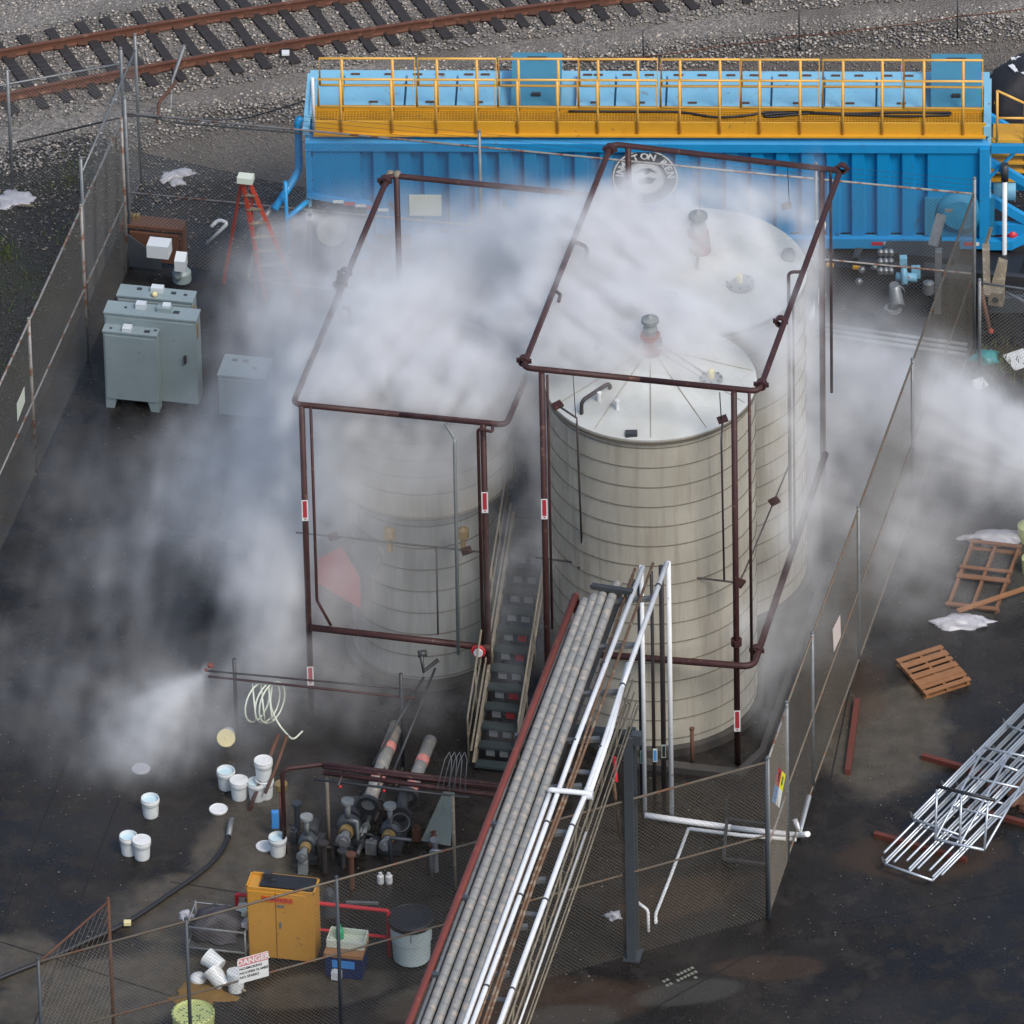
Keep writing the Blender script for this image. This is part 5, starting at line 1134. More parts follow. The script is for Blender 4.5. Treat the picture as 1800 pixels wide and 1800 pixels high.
MB().tube([G(501, 1500, 0), G(501, 1500, 0)+Z3*zm, G(570, 1343, zm), G(880, 1380, zm)], .04, 10, bend=.15).build('curved_pipe', M_maroon, mf)
MB().tube([G(568, 1345, zm+.02), G(885, 1388, zm+.02)], .05, 10).tube([G(568, 1358, zm-.02), G(885, 1400, zm-.02)], .045, 10).tube([G(570, 1350, zm+.09), G(880, 1384, zm+.09)], .025, 8).build('header_pipes', M_maroon, mf)
MB().tube([G(553, 1370, zm-.05), G(825, 1402, zm-.05)], .022, 8).build('front_bar', M_dark, mf)
for px in (598, 668, 700): MB().tube([G(px+8, 1350, zm), G(px-4, 1382, zm-.05)], .02, 6).build('link_pipe', M_darkpipe, mf)
for px, py in ((598, 1383), (675, 1390)): MB().ball(G(px, py, zm-.1), .03, 8).build('red_knob', M_redpaint, mf)
for px, py in ((579, 1500), (800, 1560)):
    b = G(px, py); MB().tube([b, b+Z3*(zm-.06 if px < 600 else top_of(b, 1400))], .03, 8).build('leg', M_beige, mf)
w_ = MB()
for i in range(4):
    x = 768+i*9; w_.tube([G(x, 1388, zm+.05), G(x+14, 1335, zm+.5), G(x+22, 1322, zm+.6), G(x+26, 1336, zm+.5), G(x+22, 1390, zm+.03)], .008, 5)
w_.build('wire_loops', M_galv, mf)
def bigpipe(label, a, b, r, labels):
    t = thing('suction_pipe', label, 'pipe', a, 'jacketed pipes running to the pumps')
    MB().tube([a, b], r, 16).build('jacket', M_insul, t); d = (b-a)/np.linalg.norm(b-a)
    for s in labels: MB().lathe(a+d*s, [(r+.003, 0), (r+.006, 0), (r+.006, .16), (r+.003, .16)], 16, d).build('pipe_marker', mat_marker, t)
    f = MB().lathe(b, [(r, -.05), (r+.07, -.05), (r+.07, .03), (r, .03)], 18, d).build('end_flange', M_dark, t); return t
mat_marker = mat('faded_red_marker', (.5, .12, .1), .5, c2=(.6, .5, .45), scale=14)
bigpipe('thicker jacketed pipe running from the stepped tank to the pumps', G(697, 1275, .8), G(647, 1415, .65), .12, [.55, 1.35])
bigpipe('slimmer jacketed pipe by the wire loops, running to the pumps', G(757, 1300, .8), G(717, 1400, .65), .11, [.5, 1.2])
def pump(label, p, s=1.):
    t = thing('transfer_pump', label, 'pump', p, 'transfer pumps beside the front fence'); o = p
    d = V3; MB().box(o+Z3*.08, (.5*s, 1.2*s, .12), UA).build('base_plate', M_dark, t)
    MB().lathe(o+Z3*.42-V3*.05, [(0, 0), (.16*s, 0), (.19*s, .08), (.19*s, .5*s), (.14*s, .56*s), (0, .56*s)], 20, V3).build('motor', M_dark, t)
    MB().lathe(o+Z3*.42-V3*.38, [(0, 0), (.2*s, 0), (.24*s, .06), (.24*s, .18), (.12*s, .24), (.08*s, .34)], 20, V3).build('volute', M_steelgrey, t)
    v = MB().tube([o+Z3*.42-V3*.38, o+Z3*.42-V3*.75], .1*s, 16).lathe(o+Z3*.42-V3*.75, [(.1*s, 0), (.15*s, 0), (.15*s, .06), (.1*s, .06)], 18, V3).lathe(o+Z3*.42-V3*.79, [(.0, 0.0), (.085*s, .0), (.085*s, .05)], 18, V3).build('suction_nozzle', M_silver, t)
    MB().lathe(o+Z3*.42-V3*.52, [(.115*s, 0), (.15*s, .01), (.15*s, .11), (.115*s, .12)], 18, V3).build('brass_band', M_brass, t)
    MB().tube([o+Z3*.6-V3*.3, o+Z3*.95-V3*.3], .06*s, 12).lathe(o+Z3*.92-V3*.3, [(.06, 0), (.11, 0), (.11, .05), (0, .05)], 16).build('discharge', M_flange, t)
    return t
pump('pump with rust coloured band and largest nozzle beside the rack leg', G(620, 1470), .85); pump('middling pump closest to the sloping grey panel', G(694, 1478), .75)
pump('smallest pump of the row, beside the curved maroon pipe', G(548, 1498), .65)
rq = random.Random(21); pcs = (M_dark, M_darkpipe, M_flange, M_steelgrey, M_rust, M_silver, M_dark)
for i in range(26):
    px, py = rq.uniform(515, 765), rq.uniform(1405, 1505); z_ = rq.uniform(.1, .7); q = G(px, py, z_); kind_ = i % 4; m_ = pcs[i % 7]
    if kind_ == 0: o_ = MB().tube([q*[1, 1, 0], q, q+U3*rq.uniform(-.4, .4)], .03, 8, bend=.05).build('small_pipe', m_, None, q); lb_ = 'pipe'
    elif kind_ == 1: o_ = MB().lathe(q*[1, 1, 0], [(0, 0), (.05, 0), (.05, z_), (.09, z_), (.09, z_+.04), (0, z_+.05)], 12).build('valve', m_, None, q); lb_ = 'valve'
    elif kind_ == 2: o_ = MB().tube([q*[1, 1, 0]+Z3*.25-V3*.3, q*[1, 1, 0]+Z3*.25+V3*.3], .045, 8).lathe(q*[1, 1, 0]+Z3*.25, [(.045, 0), (.08, 0), (.08, .04), (.045, .04)], 12, V3).build('pipe_spool', m_, None, q); lb_ = 'pipe'
    else: o_ = MB().box(q*[1, 1, 0]+Z3*.12, (rq.uniform(.1, .25), .12, .24), UA).box(q*[1, 1, 0]+Z3*.27, (.05, .05, .06), UA).build('control_box', m_, None, q); lb_ = 'box'
    tag(o_, {'pipe': 'small dark pipe piece among the pump fittings', 'valve': 'small flanged valve stub among the pump fittings', 'box': 'small dark control box among the pump fittings'}[lb_], lb_, {'pipe': 'pipe pieces among the pumps', 'valve': 'valve stubs among the pumps', 'box': 'control boxes among the pumps'}[lb_])
cp = thing('valve_pipe', 'dark flanged pipe with round valve wheel between pumps and rack', 'pipe', G(705, 1440))
MB().tube([G(712, 1385, .7), G(703, 1440, .6)], .1, 14).lathe(G(703, 1436, .68), [(.1, 0), (.2, 0), (.2, .06), (.1, .06)], 18, V3).build('flange', M_dark, cp); MB().torus(G(703, 1446, .75), .16, .018, np.array([0, -.6, .8]), 22, 5).build('handwheel', M_dark, cp)
tag(MB().prism([G(779, 1392, 1.1), G(800, 1390, 1.1), G(792, 1487, .1), G(740, 1478, .1)], np.array([0, .05, -.03])).build('sloping_panel', mat('grey_green_panel', (.19, .23, .22), .6, c2=(.15, .18, .175), scale=3), None, G(775, 1490)), 'plain grey wedge shaped panel leaning behind the front fence', 'panel')
for i, px in enumerate((669, 684)):
    q = G(px, 1552); tag(MB().lathe(q, [(0, 0), (.055, 0), (.06, .02), (.06, .15), (.03, .18), (.03, .21), (0, .21)], 14).build('jar', M_white, None, q), 'small white jar, one of a pair behind the front fence', 'jar', 'two white jars')
m_ = MB()
for z in (.1, .4): m_.bar(G(1278, 1440, z), G(1350, 1450, z), .05).bar(G(1278, 1440, z), G(1272, 1510, z), .05).bar(G(1272, 1510, z), G(1345, 1520, z), .05)
for q in ((1278, 1440), (1350, 1450), (1272, 1510), (1345, 1520)): m_.bar(G(*q), G(*q)+Z3*.42, .05)
tag(m_.build('steel_box_frame', M_dark, None, G(1290, 1500)), 'rusty steel box frame on the dark floor behind the front fence', 'frame')
tag(lump(G(1079, 1612), .13, .1, .1, n=14, m=7, seed=77, wob=.5).build('rag', M_film, None, G(1079, 1612)), 'crumpled pale rag on rusty ground beside the support column', 'rag')
b = G(1217, 1345); tag(MB().tube([b, b+Z3*.75], .035, 10).lathe(b+Z3*.75, [(.045, 0), (.045, .03), (0, .05)], 10).build('guard_post', M_rust, None, b), 'short rusty post in front of the cream tank base', 'post')
# tank containment wall of wet dark concrete behind the fence
tag(MB().prism([G(1120, 1352, .0), G(1300, 1372, .0), G(1345, 1330, 0.), G(1460, 1000, 0), G(1450, 1000, 0), G(1335, 1325, 0), G(1297, 1360, 0), G(1120, 1340, 0)], Z3*.12).build('kerb_wall', mat('wet_dark_concrete', (.04, .038, .036), .4, c2=(.07, .065, .06), scale=3), None, G(1300, 1370)), 'low wet concrete kerb round the feet of the cream tanks', 'kerb')
# painted words worn off the ground
wl = MB(); a_ = -.36
for i, (s, dx) in enumerate((('TANKER', 0), ('UNLOAD', .1), ('AREA', .2))): pass
X_ = G(1207, 1706)-G(1163, 1727); X_ /= np.linalg.norm(X_); Y_ = np.cross(Z3, X_)
rr = random.Random(2)
for i in range(3):
    for k_ in range(9):
        if rr.random() < .15+.2*i: continue
        q = G(1163+i*6, 1727+i*7, .006)+X_*(.05+k_*.075)+Y_*0; wl.box(q, (.052, .062, .002), (X_, Y_, Z3)); 
tag(wl.build('worn_stencil', mat('worn_paint', (.20, .21, .17), .7, c2=(.05, .05, .045), scale=22), None, G(1190, 1725)), kind='structure')
# ================================================================== RIGHT YARD
def pallet(label, q4, boards, m=M_wood, up=False, z=.0):
    A_, B_, C_, D__ = [np.array([G(*q)[0], G(*q)[1], z]) for q in q4]   # A-B first edge (board direction), D-C opposite
    t = thing('wooden_pallet', label, 'pallet', (A_+C_)/2, 'wooden pallets on the yard')
    u_ = (B_-A_)/np.linalg.norm(B_-A_); w = np.linalg.norm(B_-A_); v_ = D__-A_; l = np.linalg.norm(v_); v_ /= l
    zz = .12 if not up else .0
    for i in range(3):
        o = A_+u_*(.05+(w-.1)*i/2); MB().bar(o+Z3*.055, o+v_*l+Z3*.055, .05, .09).build('stringer', m, t)
    for s, bw in boards:
        o = A_+v_*(s*l); MB().bar(o+Z3*.115, o+u_*w+Z3*.115, bw, .022).build('deck_board', m, t)
    for s in (.05, .5, .95): o = A_+v_*(s*l); MB().bar(o+Z3*.01, o+u_*w+Z3*.01, .1, .02).build('deck_board', m, t)
    return t
M_w2 = mat('orange_wood', (.27, .125, .05), .65, c2=(.15, .07, .032), scale=7, c3=(.10, .05, .03), s3=11, t3=.68)
pallet('whole orange brown wooden pallet lying flat on wet ground', ((1575, 1170), (1655, 1144), (1712, 1202), (1626, 1230)), [(.03, .1), (.2, .13), (.36, .08), (.52, .13), (.70, .18), (.83, .08), (.97, .1)], M_w2)
pallet('broken wooden pallet with open deck partly under plastic wrap', ((1705, 958), (1797, 968), (1752, 1078), (1662, 1070)), [(.02, .09), (.42, .08), (.56, .12), (1.0, .09)], mat('brown_wood', (.15, .07, .035), .7, c2=(.22, .105, .045), scale=6))
def plank(px0, py0, px1, py1, label, m=M_redwood, w=.09, h=.09, z=.05, name='timber_beam'):
    a, b = G(px0, py0, z), G(px1, py1, z); return tag(MB().bar(a, b, w, h).build(name, m, None, (a+b)/2), label, 'timber')
plank(1683, 1074, 1815, 1030, 'loose orange plank lying across the broken pallet', M_w2, .1, .03, .16)
plank(1507, 1232, 1490, 1358, 'red timber beam lying along the foot of the dark fence', M_redwood, .1, .12)
plank(1621, 1329, 1740, 1362, 'short red timber sticking out beyond the frame pile')
plank(1537, 1466, 1700, 1512, 'front red timber under the metal frame pile')
plank(1700, 1420, 1830, 1455, 'red timber poking from under the rusty scrap heap')
for (px, py, sx, sy, sz, sd, lb) in ((1752, 948, .55, .2, .16, 51, 'crumpled clear wrap over the top of the broken pallet'), (1688, 1096, .5, .2, .15, 52, 'crumpled clear wrap at the lower end of the broken pallet')):
    q = G(px, py); tag(lump(q, sx, sy, sz, n=40, m=9, seed=sd, wob=.22).build('plastic_wrap', M_film, None, q), lb, 'plastic wrap', 'plastic wrap on the broken pallet')
for (px, py, s, lb) in ((1808, 948, .18, 'lime yellow container beyond the wrapped top of the broken pallet'), (1812, 1005, .15, 'lime yellow container beside the open deck of the broken pallet')):
    q = G(px, py); tag(MB().lathe(q, [(0, 0), (s, 0), (s*1.1, .3), (s*.6, .36), (0, .37)], 18).build('lime_container', M_lime, None, q), lb, 'container')
# metal frames and tubes
D0 = G(1554, 1499, .3); D1 = G(1797, 1253, .3); dv = (D1-D0)/np.linalg.norm(D1-D0); dw = np.cross(dv, Z3)
lng = 5.2
for i, (px, py, z) in enumerate(((1554, 1499, .34), (1572, 1515, .26), (1594, 1513, .34), (1613, 1527, .26), (1634, 1530, .34), (1655, 1538, .26))):
    a = G(px, py, z); t = MB().tube([a, a+dv*lng], .021, 8).build('metal_tube', M_alu, None, a)
    tag(t, 'plain light grey metal tube in the pile of frames', 'metal tube', 'light grey tubes in the frame pile')
def ladder_frame(label, a0, wid, ln, z, nr, dark=False):
    a = np.array([a0[0], a0[1], z]); t = thing('scaffold_frame', label, 'metal frame', a, 'light grey metal frames piled on timbers')
    for k_ in range(3):
        o = a+dw*wid*k_/2; MB().tube([o, o+dv*ln], .023, 8).tube([o+Z3*.07, o+dv*ln+Z3*.07], .018, 8).build('long_rail', M_alu, t)
    for k_ in range(nr):
        o = a+dv*(.0+ln*k_/(nr-1)); MB().tube([o, o+dw*wid], .024, 8).build('cross_rail', M_alu, t)
        MB().prism([o-dw*.06+Z3*.02, o+dv*.06-dw*.06, o-dw*.08+Z3*.14], dw*.03).build('lug', M_galv, t)
    return t
ladder_frame('lowest ladder-like metal frame at the front of the pile', G(1556, 1519, .2), .92, 5.0, .2, 5)
ladder_frame('middle ladder-like metal frame set further back in the pile', G(1606, 1440, .42), .9, 4.2, .42, 5)
t = thing('scaffold_frame', 'upright trestle frame with a black top bar standing on the pile', 'metal frame', G(1650, 1480), 'light grey metal frames piled on timbers')
bot = [G(1644, 1475, .42), G(1687, 1485, .42), G(1730, 1494, .42)]; top = [G(1647, 1388, 1.2), G(1690, 1398, 1.2), G(1737, 1408, 1.2)]; far = [G(1730, 1314, .72), G(1775, 1324, .72), G(1822, 1334, .72)]
MB().tube(bot, .026, 8).build('bottom_bar', M_alu, t); MB().tube([G(1647, 1382, 1.22), G(1749, 1407, 1.22)], .03, 8).build('top_bar', M_black, t)
for a, b, c in zip(bot, top, far): MB().tube([a, b], .022, 8).build('upright', M_alu, t); MB().tube([a, c], .022, 8).build('sloping_rail', M_alu, t)
m_ = MB()
for s in (.35, .68, 1.0): m_.tube([bot[0]+(far[0]-bot[0])*s, bot[2]+(far[2]-bot[2])*s], .022, 8)
m_.build('cross_rails', M_alu, t)
tag(lump(G(1795, 1395), .35, .5, .15, seed=9, wob=.5).build('rust_heap', M_rust, None, G(1795, 1395)), 'rusty scrap heap beside the metal frames', 'scrap heap')
# papers and bags
for px, py, s, lb in ((1722, 674, .24, 'smaller white paper sheet on wet ground below the green bag'), (1791, 632, .42, 'larger white paper sheet lying beyond the green bag')):
    q = G(px, py, .03); tag(MB().box(q, (s, s*1.15, .012), (np.array([.9, .42, .05]), np.array([-.42, .9, .08]), Z3)).build('paper_sheet', M_white, None, q), lb, 'paper')
q = G(1733, 632); tag(lump(q, .24, .18, .18, n=18, m=8, seed=12, wob=.35).build('green_bag', M_green, None, q), 'green and blue plastic bag at the foot of the corner fence post', 'bag')
q = G(1745, 255, .05)
# ================================================================== PUMP TRAILER behind the back fence, right
o = G(1560, 560); pt = thing('pump_trailer', 'dark pump trailer with blue valve, silver elbow and wheel behind the fence', 'trailer', o)
def Q(x, y, z): return o+U3*x+V3*y+Z3*z
MB().box(Q(.9, .6, .72), (3.3, .12, .16), UA).box(Q(.9, 1.6, .72), (3.3, .12, .16), UA).box(Q(-.7, 1.1, .72), (.12, 1.1, .16), UA).build('chassis', M_dark, pt)
MB().box(Q(.55, 1.1, .66), (3.4, 1.5, .05), UA).build('under_dark_sheet', M_black, pt)  # black sheet added to give the darkness under the trailer
MB().box(Q(-.55, 0.35, .48), (1.35, .03, .62), UA).build('splash_skirt', M_black, pt)
for x in (-1.1, -.62, -.05): MB().box(Q(x, .32, .82), (.13, .06, .05), UA).build('yellow_clip', M_yel, pt)
MB().box(Q(.12, .3, .45), (.04, .06, .14), UA).build('yellow_clip', M_yel, pt)
MB().prism([Q(.12, .4, .45), Q(.55, .4, .82), Q(1.4, .4, .82), Q(1.75, .4, .45), Q(1.65, .4, .42), Q(1.36, .4, .72), Q(.6, .4, .72), Q(.22, .4, .40)], V3*.35).build('fender', M_steelgrey, pt)
w_ = MB().lathe(Q(.95, .75, .36), [(.17, -.12), (.34, -.12), (.37, -.05), (.37, .08), (.34, .13), (.17, .13)], 26, -V3).build('wheel', M_black, pt); MB().lathe(Q(.95, .70, .36), [(0, .06), (.1, .06), (.17, 0)], 16, -V3).build('rim', M_steelgrey, w_)
MB().tube([G(1578, 540, .9), G(1574, 515, 1.05), G(1572, 500, 1.25)], [.13, .12, .09], 14).lathe(G(1570, 545, .8), [(.16, 0), (.16, .06), (.1, .06)], 18).lathe(G(1574, 515, 1.0), [(.17, 0), (.17, .05), (.1, .05)], 18, V3).build('silver_elbow', M_silver, pt)
MB().lathe(G(1632, 515, .85), [(.09, 0), (.1, .02), (.1, .22), (.04, .26), (0, .26)], 16).build('silver_filter', M_silver, pt)
vb = MB(); vb.tube([G(1590, 500, 1.), G(1588, 455, 1.35)], .06, 10).box(G(1588, 458, 1.4), (.13, .13, .16)).tube([G(1575, 486, 1.05), G(1612, 488, 1.05)], .08, 12).box(G(1610, 478, 1.05), (.16, .14, .2)).build('blue_valve', M_bluelt, pt)
MB().box(Q(.45, 1.1, .8), (1.3, .8, .3), UA).build('engine_block', M_dark, pt)
m_ = MB()
for i in range(9):
    q = G(1548+(i % 3)*9, 440+(i//3)*16, 1.25); m_.lathe(q-Z3*.1, [(0, 0), (.05, 0), (.06, .08), (.03, .12), (0, .13)], 10)
m_.build('pipe_fittings', M_silver, pt)
for (px, py) in ((1515, 475), (1510, 495), (1537, 470)): MB().ball(G(px, py, .8), .07, 8, rough=.3).build('fitting', M_silver, pt)
tag(MB().bar(G(1655, 377, 1.95), G(1640, 432, 1.5), .16, .10).bar(G(1650, 440, 1.42), G(1648, 440, 1.42)*[1, 1, 0]+Z3*.1, .17, .12).box(G(1668, 370, 2.0), (.14, .03, .06)).build('jack_stand', M_galv, None, G(1648, 500)), 'galvanised slotted stand leaning against the blue tank end', 'stand')
o2 = G(1765, 590); t = thing('light_trailer', 'second trailer with a pale bracket, orange lamp and long grey fender', 'trailer', o2)
MB().prism([o2+U3*(-.25)+Z3*.75, o2+U3*.9+Z3*.95, o2+U3*.9+Z3*.6, o2+U3*(-.3)+Z3*.45], V3*.12).build('fender', M_steelgrey, t)
MB().ball(G(1742, 582, .5), .05, 8).build('orange_lamp', M_orange, t)
MB().tube([G(1722, 500, 1.2), G(1740, 580, .5)], .04, 8).build('strut', M_rust, t)
MB().tube([G(1768, 514, 1.1), G(1830, 545, 1.)], .03, 8).build('brace', M_galv, t)
bk = MB(); q = G(1752, 520, .9); bk.box(q, (.26, .25, .28), UA).prism([q-U3*.12+Z3*.15+V3*.1, q+U3*.12+Z3*.15+V3*.1, q+U3*.14+Z3*.55+V3*.3, q-U3*.02+Z3*.6+V3*.3], V3*.05).build('mounting_box', M_beige, t)
MB().lathe(q-V3*.13, [(0, 0), (.06, 0), (.06, .02), (0, .02)], 14, -V3).build('round_hole', M_dark, t)
tag(MB().bar(G(1733, 430, 1.3), G(1735, 520, 1.0), .13, .06).bar(G(1742, 400, 1.6), G(1733, 430, 1.3), .05).build('slotted_post', M_beige, None, G(1735, 540)), 'pale slotted steel post beside the tall corner fence post', 'post')
tag(MB().tube([G(1745, 457, .3), G(1780, 446, .4), G(1830, 418, .6)], .03, 8, bend=.4).build('conduit_pipe', M_beige, None, G(1780, 450)), 'curved pale conduit under the blue trailer drawbar', 'pipe')
pk = thing('pipe_stack', 'three pale pipes lying side by side along the back fence foot', 'pipes', G(1600, 605))
for i in range(3):
    MB().tube([G(1430, 568+i*9, .1), G(1700, 606+i*9, .1)], .035, 8).build('pale_pipe', M_flange, pk)
wh = thing('ground_pipe_run', 'long white plastic pipe lying under the blue tank, bent at one end', 'pipe run', G(1460, 435))
MB().tube([G(1448, 520, .1), G(1463, 433, .15), G(1625, 431, .15)], .04, 8, bend=.08).build('pipe', M_whitepipe, wh)
MB().tube([G(1425, 560, .1), G(1446, 500, .1)], .05, 8).build('pipe', M_white, wh)
tag(MB().tube([G(1434, 395, 3.4), G(1447, 392, 3.4), G(1436, 430, 3.0)], .07, 8, bend=.1).build('white_elbow', M_white, None, G(1440, 400, 3.2)), 'white plastic elbow hanging at the far corner post of the taller frame', 'pipe')
# ================================================================== WATER SPRAY: drifting mist as a true volume on a voxel grid
LO = np.array([-11.2, -12.5, 0.]); HI = np.array([12., 8.9, 9.2]); STEP = .088
NX, NY, NZ = [int(v) for v in np.round((HI-LO)/STEP)]
gx = np.linspace(LO[0], HI[0], NX, dtype=np.float32)[:, None, None]; gy = np.linspace(LO[1], HI[1], NY, dtype=np.float32)[None, :, None]; gz = np.linspace(LO[2], HI[2], NZ, dtype=np.float32)[None, None, :]
rgm = np.random.default_rng(11)
def lerp_axis(a, n, ax):
    m = a.shape[ax]; t = np.linspace(0, m-1.001, n); i = t.astype(int); f = (t-i).astype(np.float32); f = f*f*(3-2*f)
    sh = [1, 1, 1]; sh[ax] = n; f = f.reshape(sh)
    return np.take(a, i, ax)*(1-f)+np.take(a, i+1, ax)*f
def vnoise(cell):
    s = [max(2, int((HI-LO)[k]/cell[k])+2) for k in range(3)]
    a = rgm.uniform(0, 1, s).astype(np.float32)
    for ax, n in enumerate((NX, NY, NZ)): a = lerp_axis(a, n, ax)
    return a
def fbm(c, o=4, zs=1.):
    a = 0; w = 1; t = 0
    for i in range(o): a = a+w*vnoise((c, c, c*zs)); t += w; w *= .55; c /= 2.05
    return a/t
N1 = fbm(2.0, 5); N2 = fbm(.75, 3); ST = fbm(.30, 2, 11.); NF = fbm(.30, 2, 1.3)
lat = rgm.uniform(0, 1, (64, 64, 64)).astype(np.float32)
def dirnoise(d, length, width, seed):
    """noise drawn out along the way the drops travel"""
    d = np.asarray(d, float); X_, Y_, Z_ = _frame(d)
    out = 0
    for k_, (l_, w_, a_) in enumerate(((length, width, .6), (length*.5, width*.5, .4))):
        c = []
        for ax, s_ in ((X_, w_), (Y_, w_), (Z_, l_)): c.append(((gx*ax[0]+gy*ax[1]+gz*ax[2])/s_+seed*7.3+k_*3.1+200).astype(np.float32))
        i0 = [np.floor(q).astype(np.int32) for q in c]; f0 = [q-i for q, i in zip(c, i0)]; f0 = [f*f*(3-2*f) for f in f0]
        r = 0
        for a in (0, 1):
            for b in (0, 1):
                for e in (0, 1):
                    r = r+lat[(i0[0]+a) & 63, (i0[1]+b) & 63, (i0[2]+e) & 63]*(f0[0] if a else 1-f0[0])*(f0[1] if b else 1-f0[1])*(f0[2] if e else 1-f0[2])
        out = out+r*a_
    return np.clip((out-.28)*2.9, .0, 1.9).astype(np.float32)
DN = [dirnoise((-.22, .05, -1), 2.6, .26, 1), dirnoise((.75, -.35, -.55), 1.7, .24, 2), dirnoise((-.9, .42, .12), 2.4, .28, 3), dirnoise((-.6, -.35, -.75), 1.7, .24, 4)]
Ux, Uy = float(U3[0]), float(U3[1]); Vx, Vy = float(V3[0]), float(V3[1])
den = np.zeros((NX, NY, NZ), np.float32)
def cloud(px, py, z, ru, rv, rz, amp, streak=.45, p=2., wx=.9, soft=0.):
    """a puff centred on a surveyed point, axes along the frame's sides"""
    global den
    c = G(px, py, z); dx = gx-c[0]; dy = gy-c[1]
    u = (dx*Ux+dy*Uy)/ru+(N2-.5)*wx*1.5; v = (dx*Vx+dy*Vy)/rv+(N1-.5)*wx*1.5; w = (gz-c[2])/rz+(N1-.5)*wx*.6
    r = (u*u+v*v+w*w)
    m = np.exp(-r**1.35)
    pxw = 2 if (px > 1420 and z < 3) else (1 if (z > 5.2 and px > 900) else (3 if z > 3.4 and px < 900 else 0))
    m *= (.62+.48*DN[pxw]) if pxw == 2 else ((.75+.35*DN[0]) if soft else ((.50+.68*DN[pxw]) if z < 4.4 and px < 900 else (.32+.95*DN[pxw])))
    if z > 4.4 and not soft: amp = amp*2.0
    if pxw == 2: amp = amp*.85
    m *= np.clip(.72+(NF-.44)*2.0*(1-soft), .2, 1.6)
    den += (amp*m*np.clip(.55+.25*soft+(N1-.42)*2.6*(1-soft*.8), .1, 1.6)).astype(np.float32)
def jet(a, b, r0, r1, amp, pw=1.2, core=.5):
    global den
    a = np.asarray(a, float); b = np.asarray(b, float); d = b-a; L_ = np.linalg.norm(d); d = d/L_
    dx = gx-a[0]; dy = gy-a[1]; dz = gz-a[2]; t = dx*d[0]+dy*d[1]+dz*d[2]
    q = np.sqrt(np.maximum((dx-t*d[0])**2+(dy-t*d[1])**2+(dz-t*d[2])**2, 1e-6)); s = np.clip(t/L_, 0, 1)
    R_ = r0+(r1-r0)*s
    m = np.exp(-(q/R_)**2*1.6)*(t > -.05)*np.clip(1.25-t/L_, 0, 1)*(core+(1-core)*2*np.clip((N2-.3)*2.2, 0, 1.3))
    X_, Y_, _z = _frame(d); ax_ = (dx*X_[0]+dy*X_[1]+dz*X_[2])/(t+.15)/(r1/L_+.05); ay_ = (dx*Y_[0]+dy*Y_[1]+dz*Y_[2])/(t+.15)/(r1/L_+.05)
    ray = .5+.25*np.sin(9*ax_+2*np.sin(5*ay_))+.25*np.sin(13*ay_+3*np.sin(4*ax_)+1.3)
    m = m*(.45+1.1*ray)*np.clip(.75+(NF-.44)*2.2, .2, 1.7)
    den += (amp*m*np.minimum((r0*2+.2)/(R_+.12), 1.6)).astype(np.float32)
